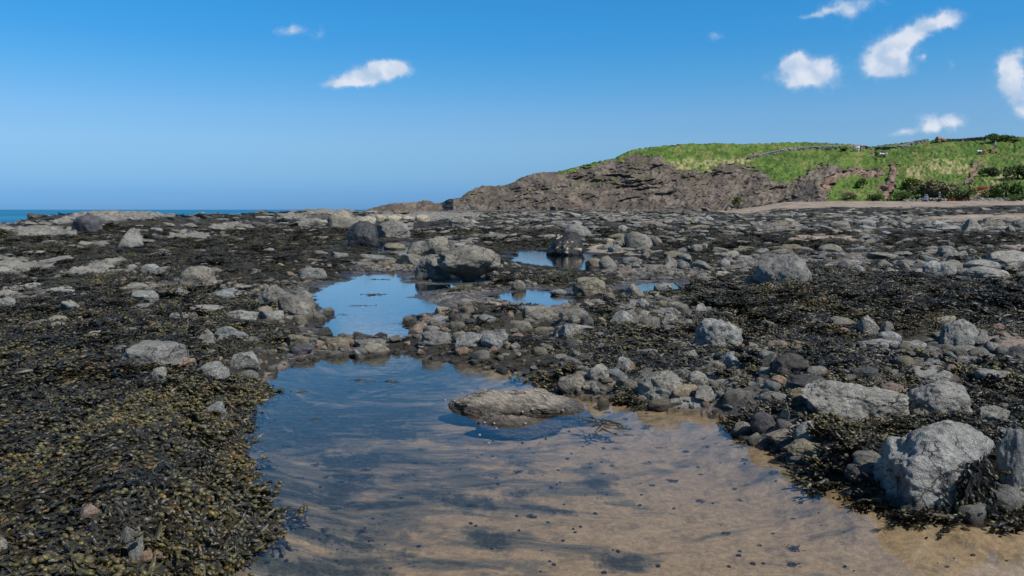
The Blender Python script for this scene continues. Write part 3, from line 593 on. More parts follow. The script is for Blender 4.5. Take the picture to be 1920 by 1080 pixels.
ROCKS = [
 (140,399,194,438,'u','r','large purplish dark boulder standing on the reef ridge against the sea, far left'),
 (193,428,267,468,'g','c','broad tent-shaped grey boulder with a pointed top below the reef ridge on the left'),
 (335,500,404,539,'g','r','lumpy grey boulder with a dark hollow in its left side, on the left seaweed bed'),
 (265,497,299,514,'l','r','small pale split rock between the flat ledge and the boulder with the dark hollow'),
 (236,498,261,506,'l','f','short flat pale stone just right of the long pale ledge at left'),
 (238,532,276,546,'n','s','small bluish grey rock in front and left of the boulder with the dark hollow'),
 (245,546,298,568,'n','r','speckled bluish rock below the small bluish one on the left bed'),
 (88,541,147,554,'l','c','low wedge of pale rock lying in yellowish weed on the left bed'),
 (-10,545,36,562,'l','f','flat grey slab cut by the left edge, upper of the pair'),
 (-10,560,30,577,'n','f','flat bluish slab cut by the left edge, lower of the pair'),
 (42,532,77,543,'l','f','thin bluish white stone near the left edge beside blue tinted shells'),
 (112,567,150,585,'n','r','dull bluish stone half sunk in weed at left under the wedge of pale rock'),
 (328,546,354,559,'n','s','rounded bluish stone right below the boulder with the dark hollow'),
 (399,543,446,563,'n','r','bluish grey rock behind the big grey humps left of the middle pool'),
 (357,575,432,589,'l','f','narrow pale slab lying left of the big grey humps'),
 (250,573,320,583,'g','f','thin grey slab mostly under weed at the left centre'),
 (318,590,356,606,'n','s','small pale blue stone on the weed left of the pale slab end'),
 (424,584,482,604,'l','f','flat pale rock in front of the big grey humps left of the middle pool'),
 (365,620,406,650,'n','a','bluish angular rock, left one of a touching pair on the left bed'),
 (403,614,466,644,'n','r','bluish lumpy rock, right one of a touching pair on the left bed'),
 (210,641,349,690,'g','f','widest low dark grey rock on the left seaweed bed'),
 (435,662,488,698,'l','a','pale grey block beside the brown bank at the top left of the near pool'),
 (360,681,428,715,'n','r','rounded blue grey rock left of the near pool, below the widest low rock'),
 (286,694,314,720,'l','a','small crusty white grey rock left of the rounded blue grey one'),
 (326,675,366,695,'o','r','small pinkish rock with pale crust touching the widest low rock'),
 (384,760,421,790,'n','r','pale bluish wedge sticking out of the weed near the left bank of the near pool'),
 (148,958,188,982,'o','r','small brownish pink stone bare in the near left weed'),
 (222,1000,270,1064,'g','a','narrow grey rock face between weed hanging at the bottom left'),
 (-14,1020,14,1052,'l','s','pale stone cut by the left edge at the bottom of the view'),
 (262,1042,286,1062,'o','s','pinkish pebble at the foot of the narrow grey rock face, left of two'),
 (288,1044,306,1060,'o','s','pinkish pebble at the foot of the narrow grey rock face, right of two'),
 (610,392,673,425,'g','a','angular grey brown boulder on the skyline in front of the sea'),
 (653,424,711,464,'j','s','smooth black egg-shaped boulder standing beside the far pool'),
 (707,414,768,447,'g','r','craggy grey boulder just right of the smooth black one'),
 (668,406,705,421,'p','s','cream rock touching the right of the skyline boulder'),
 (703,403,724,416,'p','s','round cream rock, first in the row of pale rocks under the low point'),
 (722,404,753,416,'p','r','cream rock, second in the row of pale rocks under the low point'),
 (752,405,778,416,'p','r','cream rock, third in the row of pale rocks under the low point'),
 (778,403,806,416,'p','f','low cream rock, fourth in the row of pale rocks under the low point'),
 (842,402,891,425,'g','r','grey boulder with a dark cleft below the left end of the headland'),
 (762,443,842,480,'g','r','broad grey boulder left of and behind the overhanging bowl-shaped boulder'),
 (814,458,842,482,'b','r','small brown grey rock leaning on the right end of the broad grey boulder'),
 (720,458,760,473,'b','s','low brown grey rock standing in the far pool'),
 (741,477,786,500,'g','a','grey rock in the jumble left of the bowl-shaped boulder, leftmost'),
 (778,478,846,526,'g','a','larger craggy grey rock filling the jumble left of the bowl-shaped boulder'),
 (718,502,740,512,'b','c','small brownish wedge at the top edge of the middle pool'),
 (820,465,938,533,'g','w','huge overhanging bowl-shaped grey boulder in the middle of the shore'),
 (896,440,915,452,'d','s','small black stone on the dark weed behind the bowl-shaped boulder'),
 (478,537,536,578,'g','r','big grey hump left of the middle pool, rear one of the pair'),
 (520,547,602,597,'g','r','grooved grey hump at the left shore of the middle pool, front of the pair'),
 (480,585,534,601,'l','f','flat pale slab under the front grey hump'),
 (556,501,613,524,'g','f','low lumpy grey rock above the middle pool on the left'),
 (620,474,655,484,'g','f','thin grey ledge in weed left of the far pool'),
 (535,630,582,651,'b','f','flat brown grey stone below the middle pool on the left'),
 (545,651,590,668,'u','f','flat purplish stone at the upper left rim of the near pool'),
 (604,637,664,657,'b','f','brown grey rock in the dam between the middle and the near pool, left'),
 (664,640,722,656,'g','f','grey rock in the dam between the middle and the near pool, centre'),
 (664,654,702,679,'n','c','pointed greenish grey rock standing in the top edge of the near pool'),
 (780,620,852,648,'g','a','grey rock with a white edge below the spit of brown weed'),
 (853,627,908,655,'n','r','pale bluish rock, left of two lying together under dark weed at centre'),
 (902,626,952,656,'n','r','pale bluish rock, right of two lying together under dark weed at centre'),
 (985,612,1050,630,'b','f','long brown grey ledge at the small brown pool in the centre'),
 (1056,420,1108,451,'g','s','rounded pale grey boulder behind the black and white one'),
 (1024,439,1097,481,'k','r','black boulder splashed with white and cream barnacles beside the far pool'),
 (1171,436,1221,465,'g','q','squarish grey boulder standing alone right of the barnacled one'),
 (1152,442,1171,459,'b','a','small pale brown rock just left of the squarish grey boulder'),
 (1128,448,1152,458,'p','r','small cream stone in line between the rounded and the squarish boulders'),
 (1278,394,1301,408,'d','s','small round dark boulder far off below the middle of the headland'),
 (1098,484,1130,502,'b','s','low brown stone at the right tip of the far pool'),
 (1122,480,1163,505,'g','c','grey wedge in the stones right of the far pool'),
 (1165,483,1202,498,'g','s','smooth grey stone behind the small tilted one, right of the grey wedge'),
 (1176,494,1204,508,'g','r','small tilted grey stone right of the grey wedge'),
 (1245,480,1273,504,'g','a','angular grey stone above the long stone, centre right'),
 (1232,496,1262,510,'g','f','long low grey stone in the boulder field centre right'),
 (1270,492,1292,506,'g','s','round grey stone, one of three between the long stone and the pale tan rock'),
 (1294,460,1316,474,'g','s','small grey stone alone behind the boulder field, centre right'),
 (1275,478,1296,490,'l','s','pale round stone at the back of the boulder field, centre right'),
 (1297,490,1335,508,'g','r','broad grey stone in the middle of the boulder field, centre right'),
 (1348,472,1384,487,'l','f','flat pale stone behind the big round boulder on the left'),
 (1346,487,1370,504,'l','s','pale egg-shaped stone left of the big round boulder'),
 (1303,512,1342,534,'g','s','smooth grey rock just left of the pale tan one'),
 (1340,509,1388,535,'p','r','pale tan rock left of the big round boulder'),
 (1398,520,1421,537,'g','a','small grey block touching the big round boulder on the left'),
 (1074,521,1138,555,'b','q','squat brown and cream boulder beside the small blue puddles'),
 (958,525,986,546,'b','s','rounded greenish tan stone under the right side of the bowl-shaped boulder'),
 (1172,535,1213,561,'v','c','pale tent-shaped rock with a bright slanting face'),
 (1226,533,1259,549,'n','s','green grey stone standing in the thin blue puddle'),
 (1131,552,1153,564,'b','s','small tan stone in front of the squat brown boulder'),
 (1032,542,1063,554,'n','s','small greenish stone beside white shells at the puddle edge'),
 (1050,583,1104,603,'g','f','grey rectangular slab below the small blue puddles'),
 (1084,596,1114,616,'d','a','dark stone against the right end of the rectangular slab'),
 (1140,585,1188,611,'l','c','pale slanting rock among the weed right of the rectangular slab'),
 (1033,611,1112,632,'l','f','long pale slab with a rock resting before it, centre'),
 (1046,613,1075,640,'n','a','blue grey rock resting before the long pale slab'),
 (968,575,1056,612,'g','r','rough grey ledge below the small blue puddles on the left'),
 (955,605,1000,618,'g','f','flat grey stone above the small brown pool'),
 (1194,563,1218,581,'l','a','small pale angular stone in weed below the tent-shaped rock'),
 (1229,579,1277,597,'l','r','pale flat-topped stone, middle of the row in weed centre right'),
 (1240,594,1272,608,'l','c','pale stone just below the flat-topped one in the row'),
 (1298,573,1328,597,'l','a','upright pale stone with a narrow brown peak, right in the row'),
 (1230,567,1248,578,'b','s','small tan stone above the row of pale stones in weed'),
 (1302,601,1389,656,'l','q','big pale angular boulder crossed by a crack, centre right'),
 (1188,657,1232,674,'g','f','small flat grey stone between dark weed, centre'),
 (1268,660,1310,686,'l','r','pale lumpy stone in weed below and left of the big pale angular boulder'),
 (1344,663,1392,696,'n','r','bluish sloping stone below the big pale angular boulder'),
 (1150,674,1182,700,'l','a','pale stone right of the near pool corner, between weed'),
 (1100,688,1142,716,'l','r','pale stone at the tip of the weed point on the near pool'),
 (1044,700,1098,738,'g','r','grey rock half covered in weed at the tip of the weed point'),
 (1107,722,1125,740,'n','a','small pale bluish three-cornered stone on the edge of the near pool'),
 (1196,701,1282,751,'l','r','big pale rock at the back shore of the near pool'),
 (1288,701,1327,728,'l','s','pale rounded rock right of the big pale rock at the back shore'),
 (1302,732,1342,759,'l','a','pale block in front of the rounded rock at the back shore'),
 (1417,477,1516,539,'g','r','big round grey boulder standing alone, right of centre'),
 (1534,459,1578,477,'g','s','low round grey rock behind and right of the big round boulder'),
 (1568,491,1593,511,'u','s','small purplish round stone in the boulder field at right'),
 (1594,500,1624,519,'n','s','pale bluish oval stone next to the small purplish one'),
 (1598,474,1692,487,'g','f','long thin grey ledge across the boulder field at right'),
 (1658,508,1689,518,'n','s','flat bluish oval stone at the front of the boulder field'),
 (1640,492,1672,508,'g','r','grey lump in the middle of the boulder field at right'),
 (1672,490,1697,502,'g','s','small rounded stone right of the grey lump'),
 (1726,491,1792,521,'l','f','broad low pale boulder at the right of the boulder field'),
 (1756,462,1798,486,'g','r','rounded grey boulder standing highest in the boulder field at right'),
 (1782,511,1816,523,'d','r','low dark rock in front of the smooth humps, far right'),
 (1808,489,1872,507,'l','s','smooth pale hump, rear one of the two at far right'),
 (1808,502,1888,526,'l','s','smooth pale hump, front one of the two at far right'),
 (1838,471,1932,507,'l','f','largest pale whaleback rock at the right edge behind the smooth humps'),
 (1882,500,1906,516,'b','s','small tan round stone right of the smooth humps'),
 (1904,512,1930,526,'g','s','grey round stone cut by the right edge below the whaleback rock'),
 (1553,416,1595,431,'g','s','low round grey boulder in the distant rock band, left'),
 (1613,416,1643,430,'g','r','lumpy grey boulder in the distant rock band, second from left'),
 (1738,414,1772,426,'l','r','pale boulder in the distant rock band, middle'),
 (1798,411,1841,437,'g','r','tallest grey boulder of the distant rock band'),
 (1843,414,1878,428,'g','f','flat grey rock right of the tallest boulder in the distant rock band'),
 (1898,411,1932,428,'g','s','wide grey boulder of the distant rock band at the right edge'),
 (1759,597,1832,655,'n','q','upright blue grey boulder with a dark left side standing in a puddle at right'),
 (1825,622,1850,650,'l','a','pale block tight against the right side of the upright boulder'),
 (1846,639,1882,668,'n','r','blue grey stone beside the puddle, right of the pale block'),
 (1878,648,1934,692,'d','s','wet dark boulder cut by the right edge beside the puddle'),
 (1558,597,1601,615,'g','a','pale grey rock at the front of the weed bank, left end'),
 (1604,594,1655,628,'l','a','pale cracked boulder sitting at the foot of the big weed bank'),
 (1653,606,1675,627,'g','r','grey stone tight to the right of the cracked boulder'),
 (1643,624,1688,646,'l','s','smooth pale stone sloping down from the cracked boulder'),
 (1608,640,1684,658,'l','f','ragged pale ledge in weed below the smooth sloping stone'),
 (1687,637,1737,660,'n','r','bluish rock left of the puddle with the upright boulder'),
 (1563,650,1582,664,'n','c','small pale wedge alone in olive weed at right'),
 (1444,666,1514,711,'d','r','dark wet boulder with white flecks on top of the heap at right centre'),
 (1424,668,1464,694,'b','c','brown slanting rock behind the dark wet boulder'),
 (1422,694,1446,710,'l','s','small white grey stone left of the dark wet boulder'),
 (1510,691,1550,712,'g','s','grey stone lying right of the dark wet boulder'),
 (1445,709,1474,728,'o','s','small brown pink stone under the heap at right centre'),
 (1474,707,1546,738,'d','s','smooth dark oval boulder lying under the dark wet one'),
 (1594,692,1652,715,'d','f','low dark flat rock above the wide pale craggy slab'),
 (1422,740,1476,768,'g','s','grey rounded rock left of the wide pale craggy slab'),
 (1478,734,1518,758,'b','a','small block with a dark patch left of the wide pale craggy slab'),
 (1494,718,1697,792,'l','f','wide pale craggy slab, broadest rock on the right shore'),
 (1696,720,1820,783,'l','q','big pale boulder behind the largest boulder at lower right'),
 (1732,699,1792,724,'n','r','bluish rock behind the big pale boulder'),
 (1826,697,1886,722,'l','r','pale rock at the upper right of the largest boulder, partly under weed'),
 (1834,768,1892,795,'l','f','flat pale stone above the narrow upright rock at the right edge'),
 (1710,773,1740,789,'b','s','small smooth tan stone wedged between the two big boulders'),
 (1452,764,1492,807,'p','c','pale three-cornered rock standing on the near pool shore'),
 (1408,779,1452,812,'u','s','brownish purple round stone left of the pale three-cornered rock'),
 (1369,790,1411,822,'g','s','smooth grey cobble sitting in the water at the pool corner'),
 (1490,797,1530,834,'n','r','greenish grey pitted rock right of the pale three-cornered one'),
 (1468,832,1548,867,'b','r','brown wet rock with limpets on the near right shore'),
 (1598,853,1652,882,'g','s','rounded grey rock left of the largest boulder'),
 (1583,881,1642,908,'d','s','dark wet rounded stone just left of the largest boulder foot'),
 (1646,786,1868,952,'l','q','largest boulder, pale blue grey with a flat top, at lower right'),
 (1866,808,1936,918,'n','q','tall narrow greenish boulder cut by the right edge'),
 (1882,922,1934,948,'l','s','low pale stone cut by the right edge under the narrow boulder'),
 (842,724,1140,804,'v','m','long banded whaleback rock lying in the near pool'),
 (888,788,1054,828,'v','m','low narrow banded rock nearly awash in front of the long one'),
 (1118,748,1144,772,'b','r','small tan rock with limpets at the right end of the long banded rock'),
]
for r_ in ROCKS:
    if r_[5] is None: continue
    kw = {}
    if r_[0] == 842: kw = dict(dfrac=.5, sub=6, hs=.74)
    if r_[0] == 888: kw = dict(dfrac=.4, hs=.85)
    if r_[0] == 1646: kw = dict(dfrac=.75, sub=6, hs=.97)
    if r_[0] == 653: kw = dict(hs=1.25, dfrac=.9)
    if r_[0] in (1024, 820): kw = dict(hs=1.12)
    rock_px(*r_[:4], r_[4], r_[5], r_[6], **kw)
FT = np.array(FOOT)
def in_foot(x, y, grow=1.0, add=0.0):
    m = np.zeros(x.shape, bool)
    for fx, fy, a, b_ in FT: m |= ((x - fx) / (a * grow + add)) ** 2 + ((y - fy) / (b_ * grow + add * .9)) ** 2 < 1
    return m

# free stones strewn over the shore: the largest as objects, the small rubble as one mass
PROT = [mesh_np('stone', *rockverts(900 + i, 4, 'raqfaraqra'[i])) for i in range(10)]
ZONES = [   # x range, y range, count, label, group
 (1120,1420,455,520,46,'small stone among many in the boulder field left of the big round boulder','stones in the boulder field left of the big round boulder'),
 (1520,1920,462,525,60,'small stone among many in the boulder field behind the big weed bank','stones in the boulder field behind the weed bank'),
 (1120,1920,410,438,60,'grey stone among many in the distant rock band at right','stones in the distant rock band'),
 (940,1330,560,700,40,'small pale stone among many in weed below the small blue puddles','stones between weed in the centre'),
 (1380,1920,640,800,48,'small stone among many between weed and boulders on the right shore','small stones on the right shore'),
 (480,900,600,690,20,'small brown stone among many at the upper rim of the near pool','small stones at the rim of the near pool')]
rg = np.random.RandomState(5); taken = [tuple(q[:3]) for q in FOOT]
for (xa, xb, ya, yb, n, lab, grp) in ZONES:
    made = 0; tries = 0
    while made < n and tries < n * 30:
        tries += 1; px = rg.uniform(xa, xb); py = rg.uniform(ya, yb)
        x, y, z = [float(q) for q in px2w(px, py)]
        mpp = y / FPX; w = mpp * rg.uniform(13, 30) * (1 if py > 440 else .8)
        if z < .003 or rocky(np.array([px]), np.array([py]))[0] < rg.uniform(.1, .6): continue
        if any((x - a) ** 2 + (y - b_) ** 2 < (.35 * w + c_ * .75) ** 2 for a, b_, c_ in taken): continue
        mi = int(rg.choice(10)); key = rg.choice(list('ggggllnbd'))
        if ya >= 600 and xa == 480: key = rg.choice(list('bbogd'))
        if 'distant' in lab: key = rg.choice(list('gggl'))
        if 'pale' in lab: key = rg.choice(list('llnl'))
        o = obj('stone', PROT[mi]); o.location = (x, y, z); o.scale = (w, w * rg.uniform(.6, 1), w * rg.uniform(.28, .55)); o.rotation_euler.z = rg.uniform(0, 6.28)
        if not PROT[mi].materials: PROT[mi].materials.append(RM['g'])
        o.material_slots[0].link = 'OBJECT'; o.material_slots[0].material = RM[key]
        tag(o, lab.replace('small grey', 'small grey').strip(), 'stone', grp); taken.append((x, y, w * .5)); made += 1

# ------------------------------------------------------------------ scatter of stuff with geometry nodes
def proto_collection(name, meshes):
    c = bpy.data.collections.new(name)
    for i, me in enumerate(meshes):
        o = bpy.data.objects.new('%s_piece_%02d' % (name, i), me); c.objects.link(o)
    return c
def scatter(name, pts, rot, scl, idx, coll, label, cat):
    me = bpy.data.meshes.new(name); me.vertices.add(len(pts)); me.vertices.foreach_set('co', np.asarray(pts, np.float32).ravel())
    me.attributes.new('rot', 'FLOAT_VECTOR', 'POINT').data.foreach_set('vector', np.asarray(rot, np.float32).ravel())
    me.attributes.new('scl', 'FLOAT_VECTOR', 'POINT').data.foreach_set('vector', np.asarray(scl, np.float32).ravel())
    me.attributes.new('pick', 'INT', 'POINT').data.foreach_set('value', np.asarray(idx, np.int32))
    o = obj(name, me); ng = bpy.data.node_groups.new(name, 'GeometryNodeTree'); T = NT(ng)
    ng.interface.new_socket('Geometry', in_out='INPUT', socket_type='NodeSocketGeometry'); ng.interface.new_socket('Geometry', in_out='OUTPUT', socket_type='NodeSocketGeometry')
    gi = T.add('NodeGroupInput'); go = T.add('NodeGroupOutput')
    ci = T.add('GeometryNodeCollectionInfo', {'Collection': coll, 'Separate Children': True, 'Reset Children': True})
    na = lambda n, t: T.add('GeometryNodeInputNamedAttribute', {'Name': n}, data_type=t).outputs[0]
    ip = T.add('GeometryNodeInstanceOnPoints', {'Points': gi.outputs[0], 'Instance': ci.outputs[0], 'Pick Instance': True, 'Instance Index': na('pick', 'INT'), 'Rotation': na('rot', 'FLOAT_VECTOR'), 'Scale': na('scl', 'FLOAT_VECTOR')})
    T.l.new(ip.outputs[0], go.inputs[0])
    o.modifiers.new('scatter', 'NODES').node_group = ng
    return tag(o, label, cat, kind='stuff')
def sector(n, r0, r1, half, rs):
    r = np.sqrt(rs.uniform(r0 * r0, r1 * r1, n)); t = np.radians(rs.uniform(-half, half, n)); return r * np.sin(t), r * np.cos(t)
def slope(x, y, e=.08):
    return (H(x + e, y) - H(x - e, y)) / (2 * e), (H(x, y + e) - H(x, y - e)) / (2 * e)

# seaweed tufts
def tuft(seed, size, nf, nb, w, bl, sub, ln=1.0):
    rg = np.random.RandomState(seed); V = []; F = []; Cc = []; base = 0
    iv, ifc = ico(sub)
    ends = []
    def strip(p, d, roll, L, n, w0, w1, droop, col):
        nonlocal base
        P = [p]; D = [d]; step = L / n; az = math.atan2(d[1], d[0]); wz = rg.normal() * .35
        for k in range(n):
            d = D[-1].copy(); d[2] -= droop; az2 = wz * .5; c, s = math.cos(az2), math.sin(az2); d = np.array((d[0] * c - d[1] * s, d[0] * s + d[1] * c, d[2])); d /= np.linalg.norm(d)
            q = P[-1] + d * step
            if q[2] < .008 * (1 + rg.rand()): q[2] = .008 * (1 + rg.rand()); d[2] = max(d[2], 0)
            P.append(q); D.append(d)
        vs = []; roll_ = roll
        for k, (q, dd) in enumerate(zip(P, D)):
            side = np.cross(dd, (0, 0, 1)); side /= (np.linalg.norm(side) + 1e-6); upv = np.cross(side, dd); roll_ += rg.normal() * .25
            sv = side * math.cos(roll_) + upv * math.sin(roll_); nv = upv * math.cos(roll_) - side * math.sin(roll_)
            t = k / n; ww = (w0 + (w1 - w0) * t) * (1 + .25 * rg.normal() * .5); 
            if k == n: ww *= .55
            vs += [q - sv * ww, q + nv * ww * .3, q + sv * ww]
        for k in range(n):
            for j in (0, 1): a = base + 3 * k + j; F.append((a, a + 1, a + 4, a + 3))
        V.extend(vs); Cc.extend([col] * len(vs)); base += len(vs); return P[-1], D[-1]
    for i in range(nf):
        a = rg.uniform(0, 2 * math.pi); rr = size * .38 * math.sqrt(rg.rand()); p = np.array((rr * math.cos(a), rr * math.sin(a), rg.uniform(.0, .25) * size * .5)) - np.array((size * .15, 0, 0))
        a2 = rg.normal() * 1.0; el = rg.uniform(-.1, 1.0); d = np.array((math.cos(a2) * math.cos(el), math.sin(a2) * math.cos(el), math.sin(el)))
        L = size * rg.uniform(.35, .85) * ln; g = rg.uniform(.6, 1.5); olive = rg.rand() < bl
        col = np.array((.016, .0145, .0095)) * g if not olive else np.array((.028, .025, .010)) * g
        if rg.rand() < .03: col = np.array((.060, .038, .013))
        q, dd = strip(p, d, rg.normal() * .5, L * .5, 3, w * .5, w, .35, col)
        for sgn in (-1, 1):
            an = sgn * rg.uniform(.25, .6); c, s = math.cos(an), math.sin(an); d2 = np.array((dd[0] * c - dd[1] * s, dd[0] * s + dd[1] * c, dd[2] + rg.uniform(0, .35)))
            e = strip(q, d2 / np.linalg.norm(d2), rg.normal() * .6, L * .5, 3, w * .9, w * .75, .3, col * rg.uniform(.9, 1.5)); ends.append((e, olive))
    for k in range(nb):
        (q, dd), ol = ends[rg.randint(len(ends))]
        a = np.array(dd) + rg.normal(size=3) * .4; a[2] = a[2] * .5; a /= np.linalg.norm(a); b_ = np.cross(a, (0, 0, 1)); b_ /= np.linalg.norm(b_) + 1e-6; c_ = np.cross(a, b_)
        s = w * rg.uniform(.85, 1.5); loc = rg.normal(size=3) * w * 1.2
        P = (iv[:, :1] * a * s * rg.uniform(1.25, 1.9) + iv[:, 1:2] * b_ * s + iv[:, 2:] * c_ * s) + q + np.abs(loc) * np.array((np.sign(loc[0]), np.sign(loc[1]), 1))
        V.extend(P); g = rg.uniform(.6, 1.5); t = rg.rand()
        Cc.extend([np.array((.046, .041, .016)) * g if t < .85 else np.array((.072, .052, .014)) * g] * len(P))
        for f in ifc: F.append((base + f[0], base + f[1], base + f[2], base + f[2]))
        base += len(P)
    quads = [f for f in F if f[2] != f[3]]; tris = [f[:3] for f in F if f[2] == f[3]]
    me = bpy.data.meshes.new('tuft'); me.from_pydata([tuple(v) for v in V], [], quads + tris)
    me.polygons.foreach_set('use_smooth', np.ones(len(quads) + len(tris), bool)); vattr(me, 'tone', np.array(Cc)); me.materials.append(WEED); return me
def weed_material():
    m, T, b = newmat('bladder_wrack'); at = T.add('ShaderNodeAttribute', attribute_name='tone'); oi = T.add('ShaderNodeObjectInfo')
    g = T.add('ShaderNodeNewGeometry'); P = g.outputs['Position']
    n = T.noise(P, 1.3, 4.0, .6); n2 = T.noise(P, .23, 4.0, .6); n3 = T.noise(P, 60.0, 2.0)
    c = T.mix(T.step(n, .5, .7, 0, .75), at.outputs[0], T.mix(1.0, at.outputs[0], (1.6, 1.35, .8), 'MULTIPLY'))
    c = T.mix(T.step(n, .48, .34, 0, .8), c, T.mix(1.0, at.outputs[0], (.55, .62, .85), 'MULTIPLY'))
    k = T.math('ADD', .85, T.math('MULTIPLY', oi.outputs['Random'], .9)); kc = T.add('ShaderNodeCombineColor', {0: k, 1: k, 2: k})
    T.l.new(T.mix(1.0, c, kc.outputs[0], 'MULTIPLY'), b.inputs['Base Color'])
    b.inputs['Roughness'].default_value = .46; b.inputs['Specular IOR Level'].default_value = .42
    T.l.new(T.add('ShaderNodeBump', {'Height': n3, 'Strength': .35, 'Distance': .01}).outputs[0], b.inputs['Normal']); return m
WEED = weed_material()
CA = proto_collection('near_weed', [tuft(10 + i, .20, 28, 17 if i % 2 else 3, .0076, .22 if i % 2 else .05, 2, .62) for i in range(8)])
CB = proto_collection('mid_weed', [tuft(40 + i, .40, 66, 50 if i % 2 else 8, .0105, .22 if i % 2 else .06, 1, .62) for i in range(8)])
CC = proto_collection('far_weed', [tuft(70 + i, 1.0, 90, 80 if i % 2 else 14, .019, .22 if i % 2 else .06, 1, .42) for i in range(6)])
CD = proto_collection('distant_weed', [tuft(90 + i, 2.0, 100, 60 if i % 2 else 10, .04, .22 if i % 2 else .06, 1, .38) for i in range(4)])
def place_weed(name, coll, npro, n, r0, r1, half, sc, seed, label, lift=0.0, flat=1.0, close=False):
    rs = np.random.RandomState(seed); x, y = sector(n, r0, r1, half, rs); z = H(x, y); sd = poolsd(x, y)
    r = np.hypot(x, y); px, py = pix(x, y, z); jx = fbm2(x / 2, y / 2, 3, 41) * 14; jy = fbm2(x / 3, y / 3, 3, 42) * 2.0
    sand = softset(px + jx, py + jy, SANDS, 3); pale = softset(px + jx, py + jy, PALES, 2)
    w = np.maximum(weedmask(x, y, z), .28 * ss(sd, .3, 1.0)) * (1 - sand) * (1 - pale)
    keep = (rs.rand(n) < w) & (sd > (-.03 if r0 > 5 else -.03 - .12 * rs.rand(n) ** 2)) & (z > (-.02 if r0 > 5 else -.09)) & ~in_foot(x, y, .95, r0 * .012)
    keep &= (px > -500) & (px < 2420)
    if close: keep &= (sd < 4.9) & (sd > .12) & (fbm2(x / 1.2, y / 1.2, 3, 88) > -.25)
    x, y, z = x[keep], y[keep], z[keep]; gx, gy = slope(x, y); k = len(x)
    dr_ = np.arctan2(-(gy + .25 * fbm2(x / 1.7, y / 1.7, 2, 201)), -(gx + .25 * fbm2(x / 1.7, y / 1.7, 2, 202))) + rs.normal(size=k) * .7
    rot = np.stack([np.arctan(gy) + rs.normal(size=k) * .18, -np.arctan(gx) + rs.normal(size=k) * .18, dr_], 1)
    s = rs.uniform(.75, 1.25, k) * sc; s = s * np.where((r0 > 5) & (not close), np.clip(poolsd(x, y) / (1.0 if r0 < 15 else 4.0), .25, 1), 1); scl = np.stack([s, s, s * rs.uniform(.6, 1.1, k) * flat], 1)
    pn = .5 + .5 * fbm2(x / 1.1, y / 1.1, 3, 17) + rs.normal(size=k) * .07
    idx = (rs.randint(0, npro // 2, k) * 2 + (pn > .5)).astype(int)
    scatter(name, np.stack([x, y, z + lift], 1), rot, scl, idx, coll, label, 'seaweed'); return k
nA = place_weed('seaweed', CA, 8, 11000, 2.4, 7.5, 46, 1.0, 1, 'near dark bladder wrack with olive air bladders beside the pool')
nB = place_weed('seaweed', CB, 8, 9500, 7.0, 18, 42, 1.0, 2, 'bladder wrack carpet around the middle pool and the boulders', -.01, .9)
nC = place_weed('seaweed', CC, 6, 21000, 17, 55, 40, .66, 3, 'dark wrack covering the middle distance of the reef', -.03, .6)
nD = place_weed('seaweed', CD, 4, 15000, 50, 150, 38, .45, 4, 'distant dark seaweed on the reef below the headland', -.05, .3)
place_weed('seaweed', CB, 8, 60000, 14, 42, 30, .42, 9, 'low dark weed on the wet flats around the farther pools', 0.0, .55, True)
print('weed', nA, nB, nC, nD)

# rubble
CR = proto_collection('rubble', [mesh_np('rub', *rockverts(700 + i, 3, 'aaqfaaaf'[i])) for i in range(8)])
RUB = ['g', 'g', 'b', 'g', 'l', 'd', 'n', 'g']
for i, o_ in enumerate(CR.objects): o_.data.materials.append(RM[RUB[i]])
CRN = proto_collection('near_rubble', [mesh_np('rub', *rockverts(740 + i, 3, 'aaqfaaaf'[i])) for i in range(8)])
for i, o_ in enumerate(CRN.objects): o_.data.materials.append(RM['glbgndpo'[i]])
def place_rubble(n, r0, r1, half, smin, smax, seed, label, wth=.45):
    rs = np.random.RandomState(seed); x, y = sector(n, r0, r1, half, rs); z = H(x, y); sd = poolsd(x, y)
    px, py = pix(x, y, z); w = weedmask(x, y, z); sand = softset(px, py, SANDS, 3); jx = fbm2(x / 2, y / 2, 3, 41) * 14
    pale = softset(px + jx, py, PALES, 2)
    pr = np.maximum(1 - w, .42 * rocky(px, py)) * (1 - .93 * sand) * (1 - .8 * pale) + .03
    nearpool = np.exp(-(sd / (.12 + .01 * np.hypot(x, y))) ** 2) * (sd > -.05); pr = np.maximum(pr * (sd > -.02), nearpool * .5)
    keep = (rs.rand(n) < pr) & ~in_foot(x, y, .8) & (px > -400) & (px < 2300); x, y, z = x[keep], y[keep], z[keep]; k = len(x)
    s = smin * (smax / smin) ** (rs.rand(k) ** 2.2); s = s * np.where(r0 > 5, np.clip(poolsd(x, y) / (.8 if r0 < 15 else 3.0), .2, 1), 1)
    scl = np.stack([s, s * rs.uniform(.6, 1, k), s * rs.uniform(.22, .5, k)], 1)
    rz = rs.uniform(0, 6.28, k)
    if r0 >= 20: scl *= np.array((1.55, 1.0, .62 if r0 > 50 else .8)); rz = rs.normal(size=k) * .35
    rot = np.stack([rs.normal(size=k) * .15, rs.normal(size=k) * .15, rz], 1)
    scatter('rubble', np.stack([x, y, z - .04 * s], 1), rot, scl, rs.randint(0, 8, k), CRN if r0 < 10 else CR, label, 'rubble'); return k
print('rubble', place_rubble(5500, 4.2, 13, 44, .04, .30, 15, 'broken stones and cobbles packed between the boulders of the near banks'),
 place_rubble(26000, 2.6, 9, 44, .010, .12, 11, 'pebbles and small stones between the near weed'),
 place_rubble(30000, 8, 24, 42, .03, .24, 12, 'loose stones around the middle pool'),
 place_rubble(25000, 20, 60, 40, .08, .6, 13, 'loose stones across the middle distance'),
 place_rubble(14000, 55, 140, 38, .2, 1.2, 14, 'loose rocks on the far reef'))
#PART2

